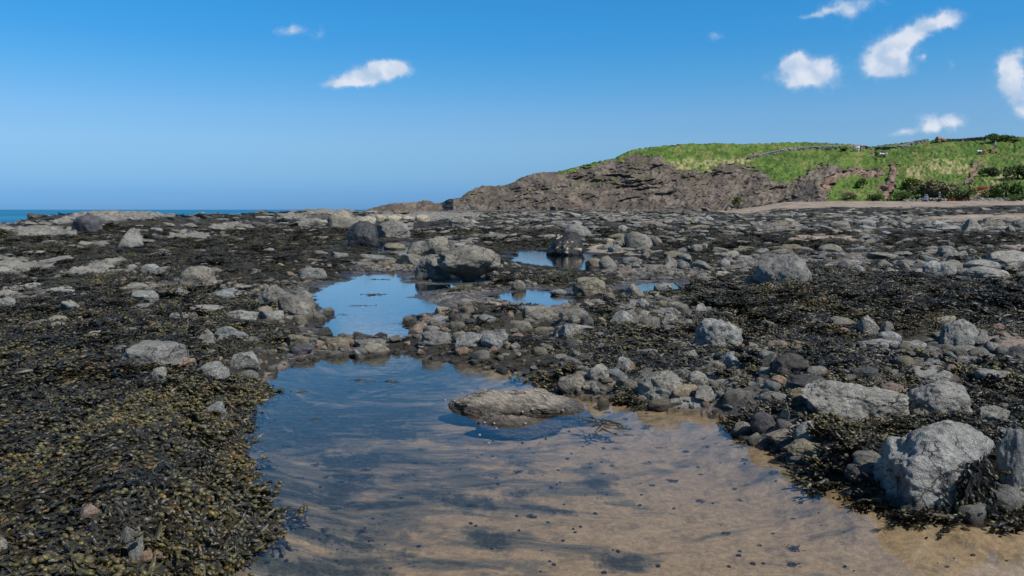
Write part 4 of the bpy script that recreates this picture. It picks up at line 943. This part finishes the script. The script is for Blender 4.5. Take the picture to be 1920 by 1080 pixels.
# ------------------------------------------------------------------ headland: walls, bushes, people
def hp(px, py):
    X, Y, Z = hillpos(np.array([px]), np.array([py])); return np.array([X[0], Y[0], Z[0]])
def join(parts):
    V, F, b_ = [], [], 0
    for v, f in parts: V.append(v); F.append(np.asarray(f) + b_); b_ += len(v)
    return np.vstack(V), np.vstack(F)
def wall(pts, h, label, seed, mat):
    rs = np.random.RandomState(seed); P = [hp(*p) for p in pts]; parts = []; h = h * .75
    for a, c in zip(P, P[1:]):
        L = np.linalg.norm(c - a); n = max(2, int(L / .5)); dr = (c - a) / L
        for i in range(n):
            q = a + dr * L * (i + .5) / n
            for lv in range(3):
                s = rs.uniform(.7, 1.1); v, f = rockverts(int(rs.randint(4000)), 2, 'q')
                v = v * np.array((s, s * .7, h * .40 * rs.uniform(.9, 1.1))); t = math.atan2(dr[1], dr[0]) + rs.normal() * .15; v = np.stack([v[:, 0] * math.cos(t) - v[:, 1] * math.sin(t), v[:, 0] * math.sin(t) + v[:, 1] * math.cos(t), v[:, 2]], 1)
                parts.append((v + q + np.array((rs.normal() * .06, -.25 + rs.normal() * .06, lv * h * .33 - .1)), f))
    v, f = join(parts); o = P[0]; tag(obj('stone_wall', mesh_np('stone_wall', v - o, f), RM[mat], loc=o), label, 'stone wall')
wall([(1401,298),(1420,295),(1440,290),(1465,285),(1490,281),(1530,280),(1575,279)], 1.15, 'pale dry stone wall climbing from the cliff edge on the grassy headland', 1, 'g')
wall([(1586,278),(1600,277),(1620,278),(1634,279)], 1.0, 'short brownish stone wall right of the round dark bush, behind the standing walkers', 2, 'b')
wall([(1642,280),(1665,279),(1690,276),(1715,270),(1740,266)], 1.2, 'stone wall rising from the dip in the skyline towards the small ruin', 3, 'g')
wall([(1775,265),(1800,264),(1830,263),(1848,262.5)], 1.0, 'dark stone wall along the skyline between the small ruin and the windswept tree', 4, 'd')
v, f = join([(rockverts(50 + i, 3, 'q')[0] * np.array((1.6, 1.4, .8)) + np.array(((i % 3 - 1) * 1.1, (i % 2) * .5, .55 * (i // 3))), rockverts(50 + i, 3, 'q')[1]) for i in range(7)])
tag(obj('ruin', mesh_np('ruin', v * .8, f), RM['o'], loc=hp(1766, 265)), 'small heap of reddish stones breaking the skyline of the headland', 'stone heap')
v, f = rockverts(77, 4, 'a'); 
tag(obj('rock', mesh_np('rock', v * np.array((1.0, .8, 1.1)), f), RM['d'], loc=[float(q) for q in px2w(1551, 396)]), 'small dark upright rock at the lower edge of the sand beach', 'rock')

def leafmat(name, dark, light):
    m, T, b = newmat(name); g = T.add('ShaderNodeNewGeometry'); oi = T.add('ShaderNodeTexCoord')
    n = T.noise(oi.outputs['Object'], 1.4, 4.0); at = T.add('ShaderNodeAttribute', attribute_name='var')
    T.l.new(T.mix(T.math('ADD', T.math('MULTIPLY', n, .6), T.math('MULTIPLY', at.outputs['Fac'], .5), clamp=True), dark, light), b.inputs['Base Color'])
    b.inputs['Roughness'].default_value = .7; b.inputs['Specular IOR Level'].default_value = .2; return m
LM = {'green': leafmat('green_leaves', (.04, .075, .015), (.12, .18, .04)), 'olive': leafmat('olive_leaves', (.06, .075, .015), (.20, .21, .045)),
      'dark': leafmat('dark_leaves', (.030, .045, .015), (.085, .115, .038)), 'tan': leafmat('dry_twigs', (.10, .085, .045), (.26, .22, .12)), 'orange': leafmat('orange_growth', (.22, .06, .02), (.48, .16, .06))}
BARK = plain('bark', (.07, .055, .04), .9)
def leaves(blobs, n, s, seed):
    rs = np.random.RandomState(seed); V = []; var = []
    w = np.array([b_[3] * b_[4] * b_[5] for b_ in blobs]); w = w / w.sum()
    for _ in range(n):
        b_ = blobs[rs.choice(len(blobs), p=w)]; d = rs.normal(size=3); d /= np.linalg.norm(d); rr = rs.uniform(.55, 1.08)
        c = np.array(b_[:3]) + d * rr * np.array(b_[3:6]); c[2] = max(c[2], .02)
        u = rs.normal(size=3); u /= np.linalg.norm(u); v = np.cross(u, rs.normal(size=3)); v /= np.linalg.norm(v); ls = s * rs.uniform(.6, 1.4)
        V += [c - u * ls, c - v * ls * .6, c + u * ls, c + v * ls * .6]; var += [rs.rand()] * 4
    return np.array(V), np.arange(4 * n).reshape(-1, 4), np.array(var)
def trunk(pts, rads, seed=0):
    V = []; F = []
    for k, (p, r) in enumerate(zip(pts, rads)):
        for j in range(7): a = j * 2 * math.pi / 7; V.append((p[0] + r * math.cos(a), p[1] + r * math.sin(a), p[2]))
    for k in range(len(pts) - 1):
        for j in range(7): F.append((k * 7 + j, k * 7 + (j + 1) % 7, k * 7 + 7 + (j + 1) % 7, k * 7 + 7 + j))
    return np.array(V, float), np.array(F)
def bush(px, py, w, h, col, label, seed, name='bush', tree=False, n=900, lean=0, beach=False, ls=None):
    if beach: P = np.array([float(q) for q in px2w(px, py)])
    else: P = hp(px, py)
    rs = np.random.RandomState(seed); o = bpy.data.objects.new(name, None); COL.objects.link(o); o.location = P
    tag(o, label, 'tree' if tree else 'bush')
    bl = []
    for i in range(7):
        x = rs.uniform(-.34, .34) * w; bl.append((x + lean * w * .3, rs.uniform(-.2, .2) * w, h * (rs.uniform(.25, .62) + (.1 if tree else 0)) * (1 - abs(x) / w * .8), w * rs.uniform(.14, .24), w * .2, h * rs.uniform(.18, .33)))
    v, f, var = leaves(bl, n, ls or .09 * min(w, h) ** .5 * 1.2, seed); me = mesh_np('crown', v, f, False); vattr(me, 'var', var); obj('crown', me, LM[col], o)
    tr = [trunk([(0, 0, -.3), (lean * w * .1, 0, h * .25), (b_[0], b_[1], b_[2])], [.035 * w, .028 * w, .008 * w]) for b_ in bl[:4]]
    v, f = join(tr); obj('trunk' if tree else 'stem', mesh_np('trunk', v, f), BARK, o)
bush(1870, 266, 7.6, 2.3, 'green', 'dark windswept tree leaning over on the skyline of the headland, far right', 1, 'windswept_tree', True, 2600, .3)
bush(1902, 266, 3.5, 1.0, 'olive', 'low olive bush right of the windswept tree on the skyline', 2, n=600)
bush(1581, 284, 1.7, 1.35, 'dark', 'small round dark bush in front of the pale stone wall on the headland', 3, n=500)
bush(1381, 385, 2.0, 2.7, 'olive', 'narrow yellowish green bush at the foot of the bare cliff left of the sand', 4, n=700)
bush(1716, 353, 5.5, 3.2, 'olive', 'yellow green gorse bush on the slope right of the reddish gully', 5, n=1500)
bush(1738, 372, 7.0, 3.8, 'dark', 'large dark bush above the beach behind the pair in blue', 6, n=1800)
bush(1763, 371, 6.5, 5.0, 'tan', 'bare twiggy brown bush above the beach behind the person in the pale hat', 7, n=1800)
bush(1618, 352, 3.2, 2.4, 'green', 'small green bush on the grass inside the arch of bare rock', 8, n=700)
bush(1596, 374, 4.0, 1.7, 'tan', 'low brown scrub just above the sand below the arch of bare rock', 9, n=800)
bush(1638, 376, 4.5, 1.8, 'green', 'low green scrub just above the sand left of the gully foot', 10, n=800)
bush(1690, 375, 5.0, 2.2, 'green', 'rounded green scrub just above the sand right of the gully foot', 11, n=900)
bush(1855, 330, 5.0, 2.4, 'dark', 'dark green bush beside the steep footpath', 12, n=1200)
bush(1908, 335, 6.0, 3.4, 'dark', 'black green bush on the slope at the right edge above the dry grass', 13, n=1500)
bush(1886, 368, 6.0, 3.6, 'green', 'broad green bush near the beach at the right edge', 14, n=1600)
bush(1852, 370, 4.0, 2.0, 'olive', 'olive bush near the beach left of the broad green one', 15, n=900)
bush(1816, 375, 4.6, 2.4, 'dark', 'dark brown hollow bush right of the orange patch on the beach edge', 16, n=1200)
bush(1793, 379, 3.6, 1.3, 'orange', 'bright rusty orange low growth at the back of the beach', 17, n=700)
bush(1838, 357, 4.5, .9, 'orange', 'pale orange brown patch of low growth beside the steep footpath', 18, n=600)
bush(1785, 372, 4.0, 1.6, 'green', 'fresh green low bush behind the orange patch on the beach edge', 19, n=900)
bush(1912, 378, 5.0, 1.8, 'green', 'fresh green low bush touching the beach stones at the right edge', 20, n=900)

# coarse grass tufts on the slope
def gtuft(seed):
    rs = np.random.RandomState(seed); V = []; F = []
    for i in range(34):
        a = rs.uniform(0, 6.28); r = rs.rand() ** .5 * .5; b_ = np.array((r * math.cos(a), r * math.sin(a), 0)); d = np.array((math.cos(a) * .5 + rs.normal() * .2, math.sin(a) * .5 + rs.normal() * .2, 1)) * rs.uniform(.25, .5)
        s = np.array((-math.sin(a), math.cos(a), 0)) * .05; k = len(V); V += [b_ - s, b_ + s, b_ + d * .6 + s * .7, b_ + d * .6 - s * .7, b_ + d + np.array((d[0] * .6, d[1] * .6, -.02)) + s * .2, b_ + d + np.array((d[0] * .6, d[1] * .6, -.02)) - s * .2]
        F += [(k, k + 1, k + 2, k + 3), (k + 3, k + 2, k + 4, k + 5)]
    me = mesh_np('gt', np.array(V), np.array(F)); me.materials.append(GRM); return me
GRM, T_, b_ = newmat('coarse_grass'); g_ = T_.add('ShaderNodeNewGeometry'); oi_ = T_.add('ShaderNodeObjectInfo')
c_ = T_.mix(T_.step(T_.noise(g_.outputs['Position'], .12, 4.0), .38, .62), (.065, .115, .022), (.13, .155, .045)); c_ = T_.mix(T_.math('MULTIPLY', oi_.outputs['Random'], .6), c_, (.05, .09, .018))
T_.l.new(c_, b_.inputs['Base Color']); b_.inputs['Roughness'].default_value = .8
rs = np.random.RandomState(3); n = 7000; gx = rs.uniform(1040, 2100, n); gy = rs.uniform(258, 378, n)
gy = np.maximum(gy, np.interp(gx, SIL[:, 0], SIL[:, 1]) + .3)
X, Y, Z, gr_, ea_, dry_, sa_, v_, n2_ = hillpos(gx, gy, True); k_ = (gr_ * (1 - sa_) > .6) & (dry_ < .5) & (rs.rand(n) < .25 + .75 * (fbm2(gx / 15, gy / 8, 3, 9) > 0))
k = int(k_.sum()); s = rs.uniform(.18, .42, k)
scatter('grass', np.stack([X[k_], Y[k_], Z[k_] - .05], 1), np.stack([rs.normal(size=k) * .2, rs.normal(size=k) * .2, rs.uniform(0, 6.28, k)], 1), np.stack([s, s, s * .8], 1), rs.randint(0, 4, k),
        proto_collection('grass_piece', [gtuft(i) for i in range(4)]), 'coarse green grass tufts on the headland slope', 'grass')
# storm beach cobbles
rs = np.random.RandomState(8); made = []
for i in range(900):
    px = rs.uniform(1695, 1935); py = 379 + (px - 1700) * -.008 + rs.normal() * 1.4
    X_, Y_, Z_ = hp(px, min(py, 382)); made.append((X_, Y_, Z_))
n = len(made); s = rs.uniform(.2, .75, n)
scatter('rubble', np.array(made), np.stack([rs.normal(size=n) * .2, rs.normal(size=n) * .2, rs.uniform(0, 6, n)], 1), np.stack([s, s * .8, s * .7], 1), rs.randint(0, 8, n), CR, 'grey cobbles along the top of the sand beach', 'rubble')

# people, each one body with clothes
def skinmesh(name, vs, es, rad, mat, parent, sub=2):
    me = bpy.data.meshes.new(name); me.from_pydata(vs, es, []); me.materials.append(mat); o = bpy.data.objects.new(name, me); COL.objects.link(o); o.parent = parent
    o.modifiers.new('skin', 'SKIN'); me.skin_vertices or me.attributes
    for i, r in enumerate(rad): me.skin_vertices[0].data[i].radius = (r, r) if not isinstance(r, tuple) else r
    me.skin_vertices[0].data[0].use_root = True
    m = o.modifiers.new('sub', 'SUBSURF'); m.levels = sub; m.render_levels = sub; return o
SKIN = plain('skin', (.50, .30, .21), .6, .08)
CL = {}
def cloth(c):
    if c not in CL: CL[c] = plain('cloth_%d' % len(CL), c, .85, .12)
    return CL[c]
def person(P, face, pose, top, legs, hair, label, bag=None):
    o = bpy.data.objects.new('person', None); COL.objects.link(o); o.location = P; o.rotation_euler.z = face
    tag(o, label, 'person')
    if pose == 'sit':
        hz = .22; hip = (0, 0, hz); kn = [(s * .13, -.42, .50) for s in (-1, 1)]; an = [(s * .12, -.62, .08) for s in (-1, 1)]; to = [(s * .12, -.80, .05) for s in (-1, 1)]
        ch = (0, .04, hz + .42); nk = (0, .0, hz + .62); el = [(s * .27, -.12, hz + .30) for s in (-1, 1)]; ha = [(s * .12, -.36, hz + .34) for s in (-1, 1)]
    else:
        st = .22 if pose == 'walk' else .04; hz = .90; hip = (0, 0, hz); kn = [(s * .10, -s * st * .6 - .04, .49) for s in (-1, 1)]; an = [(s * .11, -s * st, .09) for s in (-1, 1)]; to = [(s * .12, -s * st - .17, .04) for s in (-1, 1)]
        lean = -.18 if pose == 'walk' else 0; ch = (0, lean * .6, hz + .42); nk = (0, lean, hz + .60); el = [(s * .28, lean * .5 + s * st * .3, hz + .22) for s in (-1, 1)]; ha = [(s * .26, lean - .12 + s * st * .5, hz - .02) for s in (-1, 1)]
    sh = [(s * .18, nk[1] + .01, nk[2] - .07) for s in (-1, 1)]; hd = (nk[0], nk[1] - .02, nk[2] + .15); tp = (nk[0], nk[1] - .02, nk[2] + .25)
    vs = [hip, ch, nk, hd, tp]; es = [(0, 1), (1, 2), (2, 3), (3, 4)]; rad = [(.15, .11), (.16, .11), .055, (.078, .095), (.07, .085)]
    for i in (0, 1):
        b0 = len(vs); vs += [kn[i], an[i], to[i]]; es += [(0, b0), (b0, b0 + 1), (b0 + 1, b0 + 2)]; rad += [.065, .045, .04]
        b0 = len(vs); vs += [sh[i], el[i], ha[i]]; es += [(1, b0), (b0, b0 + 1), (b0 + 1, b0 + 2)]; rad += [.06, .045, .032]
    skinmesh('body', vs, es, rad, SKIN, o)
    t = [(0, hip[1], hz + .02), ch, (nk[0], nk[1], nk[2] - .03)]; te = [(0, 1), (1, 2)]; tr_ = [(.19, .14), (.20, .15), .09]
    for i in (0, 1):
        b0 = len(t); hh = tuple(el[i][j] * .25 + ha[i][j] * .75 for j in range(3)); t += [sh[i], el[i], hh]; te += [(1, b0), (b0, b0 + 1), (b0 + 1, b0 + 2)]; tr_ += [.085, .068, .055]
    skinmesh('jacket', t, te, tr_, cloth(top), o)
    l = [(0, hip[1], hz)]; le = []; lr = [(.17, .135)]
    for i in (0, 1):
        b0 = len(l); l += [kn[i], an[i]]; le += [(0, b0), (b0, b0 + 1)]; lr += [.09, .07]
    skinmesh('trousers', l, le, lr, cloth(legs), o)
    v, f = ico(3); v = v * np.array((.095, .115, .085)) + np.array((hd[0], hd[1] + .02, hd[2] + .075)); obj('hair' if sum(hair) < 1.2 else 'hat', mesh_np('hair', v, f), cloth(hair), o)
    if bag is not None:
        v, f = rockverts(5, 4, 'q'); v = v * np.array((.30, .18, .40)) + np.array((0, ch[1] + .21, ch[2] - .12)); obj('rucksack', mesh_np('rucksack', v, f), cloth(bag), o)
    return o
NAVY = (.03, .06, .16); BLU = (.05, .14, .35); WHT = (.75, .75, .78); BLK = (.015, .015, .02); GRY = (.25, .27, .30); RED = (.55, .05, .03); PNK = (.60, .38, .36); HR = (.05, .03, .02); PUR = (.16, .07, .20)
gp = lambda px, py: hp(px, py)
person(gp(1732, 383), .4, 'walk', BLU, NAVY, GRY, 'person in a blue coat stooping on the sand beach')
person(gp(1737, 383), -.3, 'stand', GRY, NAVY, (.65, .62, .55), 'person in a pale grey jacket close beside the one in the blue coat')
person(gp(1761, 378), .2, 'stand', NAVY, BLK, WHT, 'person in dark blue with a white hat at the back of the beach')
person(gp(1818, 356), 2.6, 'walk', BLK, BLK, HR, 'person all in black walking up the steep footpath')
person(gp(1866, 279), 0, 'stand', GRY, NAVY, WHT, 'person in grey top and blue trousers standing below the windswept tree')
person(gp(1834, 287), .3, 'sit', WHT, BLK, HR, 'person in white sitting on the upper grass, left of the three below the tree')
person(gp(1838.5, 287.3), -.2, 'sit', WHT, NAVY, HR, 'person in white sitting on the upper grass, middle of the three below the tree')
person(gp(1845, 287), .1, 'sit', RED, RED, HR, 'person in red sitting on the upper grass below the tree')
person(gp(1651, 293), .3, 'sit', WHT, BLK, HR, 'person in white sitting below the dip in the skyline, left of three')
person(gp(1656, 293), 0, 'sit', WHT, BLK, HR, 'person in white sitting below the dip in the skyline, middle of three')
person(gp(1662, 293), -.3, 'sit', PNK, GRY, HR, 'person in pale pink sitting below the dip in the skyline, right of three')
person(gp(1601, 284), .5, 'stand', BLU, NAVY, HR, 'person in blue, leftmost of the four walkers before the short wall')
person(gp(1605, 284), 0, 'stand', PNK, GRY, HR, 'person in pink, second from left of the four walkers before the short wall')
person(gp(1609.5, 284.3), .2, 'stand', WHT, WHT, HR, 'person in white, third from left of the four walkers before the short wall')
person(gp(1613.5, 284), -.5, 'stand', PUR, NAVY, HR, 'person in purple, rightmost of the four walkers before the short wall')

# ------------------------------------------------------------------ near details
def floor_px(px, py):
    x, y = W0([(px, py)])[0]; return np.array((x, y, 0.0))
# loose weed floating in the pools
FL = [(668,712,26,'dark drifting weed clump, left of two at the top of the near pool'), (718,716,34,'long dark drifting weed clump, right of two at the top of the near pool'),
 (562,735,26,'thin dark strand of drifting weed near the left bank of the near pool'), (598,771,12,'small round black weed tuft sticking out of the near pool'), (588,786,20,'faint thin strand of weed just below the round black tuft'),
 (582,758,14,'tiny floating scrap of weed between the strand and the round tuft'), (721,524,20,'dark weed mat near the top edge of the middle pool'), (705,553,26,'dark weed strands in the middle of the middle pool'), (680,573,16,'small thin weed scrap low in the middle pool'),
 (765,607,30,'dark weed bar at the right side of the middle pool'), (1128,792,78,'broad dark weed mat on the right end of the long banded rock'), (1152,799,56,'dark weed fringe trailing right from the long banded rock'), (1182,816,18,'small black weed tuft right of the long banded rock'), (1166,803,20,'black weed tuft at the right end of the long banded rock'), (645,590,14,'faint weed scrap at the left of the middle pool'), (1240,840,18,'thin brown strand of weed floating right of the banded rocks')]
for i, (px, py, w_, lab) in enumerate(FL):
    P = floor_px(px, py); mpp = P[1] / FPX; sz = w_ * mpp; me = tuft(300 + i, .2, 12 if w_ > 14 else 8, 6, .0075, .2, 1)
    o = obj('floating_seaweed', me); k = sz / .16; yk = .55 if py > 640 else 1.6
    o.location = P + np.array((0, 0, -.004 * k)); o.scale = (k, k * yk, .35 * k); o.rotation_euler.z = .2 * i; tag(o, lab, 'seaweed')
# draped clump on the largest boulder
def draped(px, py0, py1, dist_rock, w_, seed, label, n=90):
    rs = np.random.RandomState(seed); V = []; F = []; C_ = []
    base = None
    rock = dist_rock; v = np.array([q.co[:] for q in rock.data.vertices]) + np.array(rock.location[:])
    qx, qy = pix(v[:, 0], v[:, 1], v[:, 2])
    dd = np.hypot(v[:, 0], v[:, 1])
    def surf(a, b__):
        m = (np.abs(qx - a) < 14) & (np.abs(qy - b__) < 14)
        if not m.any(): m = np.hypot(qx - a, qy - b__) < 45
        if not m.any(): return None
        return v[m][np.argmin(dd[m])]
    iv, ifc = ico(2)
    for i in range(n):
        t0 = rs.rand(); a = px + rs.normal() * w_ * (.25 + .35 * t0); y_ = py0 + (py1 - py0) * t0 * .85; p = surf(a, y_)
        if p is None: continue
        p = p + np.array((0, -.012 - .03 * rs.rand(), 0)); L = rs.uniform(.045, .10); dx = rs.normal() * .8; P_ = [p]; nseg = 5
        for k in range(nseg):
            q = P_[-1] + np.array((dx * .55, -.12 + .25 * rs.normal(), -1 + .2 * rs.normal())) * L / nseg; q[2] = max(q[2], .004); P_.append(q); dx += rs.normal() * .6
        ww = rs.uniform(.006, .012); g = rs.uniform(.6, 1.6); col = np.array((.017, .0155, .011)) * g; b0 = len(V); tw = rs.normal() * .6
        for k, q in enumerate(P_):
            s_ = np.array((math.cos(tw), -math.sin(tw), 0)) * ww * (1 if k < nseg else .5); V += [q - s_, q + np.array((0, -.002, 0)), q + s_]; C_ += [col] * 3; tw += rs.normal() * .35
        for k in range(nseg):
            for j in (0, 1): A_ = b0 + 3 * k + j; F.append((A_, A_ + 1, A_ + 4, A_ + 3))
        if rs.rand() < .35:
            b0 = len(V); V += list(iv * np.array((.009, .008, .014)) + P_[-1]); C_ += [np.array((.075, .065, .022)) * g] * len(iv); F += [(b0 + f_[0], b0 + f_[1], b0 + f_[2]) for f_ in ifc]
    me = bpy.data.meshes.new('draped_seaweed'); me.from_pydata([tuple(q) for q in V], [], F); me.polygons.foreach_set('use_smooth', np.ones(len(F), bool)); vattr(me, 'tone', np.array(C_)); 
    tag(obj('draped_seaweed', me, WEED), label, 'seaweed')
def rock_named(s): return [o for o in COL.objects if o.get('label') == s][0]
big = rock_named('largest boulder, pale blue grey with a flat top, at lower right')
draped(1838, 848, 965, big, 42, 5, 'black wrack hanging down the right side of the largest boulder into the water', 260)
# winkles on and around the banded rocks, dark shells on the sandy floor
def shell_mesh(seed):
    v, f = ico(3); p = v.copy(); t = p[:, 2]; p[:, :2] *= (1 - .45 * ss(t, -.1, 1.0))[:, None]; a = np.arctan2(p[:, 1], p[:, 0]); p *= (1 + .05 * np.sin((t * 9 + a)))[:, None]; p[:, 2] = p[:, 2] * .9 + .6
    return p, f
SHM = [plain('dark_shell', (.018, .016, .015), .35), plain('pale_shell', (.24, .18, .14), .5)]
SH = [mesh_np('shell', *shell_mesh(0)) for _ in range(2)]
for m_, me in zip(SHM, SH): me.materials.append(m_)
def surf_z(px, py):
    best = None
    for lab in ('long banded whaleback rock lying in the near pool', 'low narrow banded rock nearly awash in front of the long one'):
        r_ = rock_named(lab); v = np.array([q.co[:] for q in r_.data.vertices]) + np.array(r_.location[:]); qx, qy = pix(v[:, 0], v[:, 1], v[:, 2]); m = np.hypot(qx - px, qy - py) < 6
        m &= v[:, 2] > 0
        if m.any():
            c = v[m][np.argmin(np.hypot(v[m][:, 0], v[m][:, 1]))]
            if best is None or np.hypot(*c[:2]) < np.hypot(*best[:2]): best = c
    return best
for i, (px, py, kk) in enumerate([(1001,766,1),(1058,769,1),(980,771,1),(909,794,1),(921,797,1),(930,803,1),(989,797,1),(899,815,1),(916,830,1),(893,791,0),(925,825,0),(979,830,0),(1033,804,0),(1023,822,0),(1067,808,0),(882,765,0),(835,750,1),(850,748,1),(866,738,1),(1131,840,0)]):
    p = surf_z(px, py)
    if p is None: p = floor_px(px, py); p[2] = -.008
    o = obj('winkle', SH[kk]); s = .011 * (1 if kk else .95); o.location = p; o.scale = (s, s, s); o.rotation_euler = (.4 * math.sin(i), .4 * math.cos(i * 2), i)
    tag(o, ('pale pinkish winkle' if kk else 'small black winkle') + ' on or beside the banded rocks in the near pool', 'sea snail', ('pale' if kk else 'black') + ' winkles around the banded rocks')
rs = np.random.RandomState(12); k = 0
PEBM = rockmat('dark_pebble', (.012, .012, .012), (.028, .027, .024), (.06, .055, .045), .1)
pebs = [mesh_np('pebble', *rockverts(810 + i, 3, 's')) for i in range(4)]
for me in pebs: me.materials.append(PEBM)
while k < 90:
    px = rs.uniform(480, 1900); py = rs.uniform(840, 1075); x, y, z = [float(q) for q in px2w(px, py)]
    sd_p = float(poolsd(np.array([x]), np.array([y]))[0])
    if sd_p > -.15: continue
    # on the floor of the pool along the same sight line direction
    z = float(H(np.array([x]), np.array([y]))[0]); o = obj('pebble', pebs[k % 4]); s = rs.uniform(.010, .030); o.location = (x, y, z); o.scale = (s, s * .7, s * .35); o.rotation_euler.z = rs.uniform(0, 6)
    tag(o, 'small dark pebble lying on the sandy floor of the near pool', 'pebble', 'dark pebbles on the pool floor'); k += 1
# scraps of weed lying on the sandy pool floor near its edges
rs = np.random.RandomState(44); x, y = sector(2600, 2.6, 8.5, 44, rs); sdp = poolsd(x, y); px, py = pix(x, y, x * 0)
kp = (sdp < -.06) & (rs.rand(2600) < np.exp(sdp / .45) * .55) & ~in_foot(x, y, 1.0); x, y = x[kp], y[kp]; k = len(x); s_ = rs.uniform(.10, .38, k)
scatter('seaweed', np.stack([x, y, H(x, y) + .002], 1), np.stack([rs.normal(size=k) * .1, rs.normal(size=k) * .1, rs.uniform(0, 6.28, k)], 1), np.stack([s_, s_, s_ * .5], 1), rs.randint(0, 8, k), CA, 'scraps of brown weed lying on the pool floor close to the banks', 'seaweed')
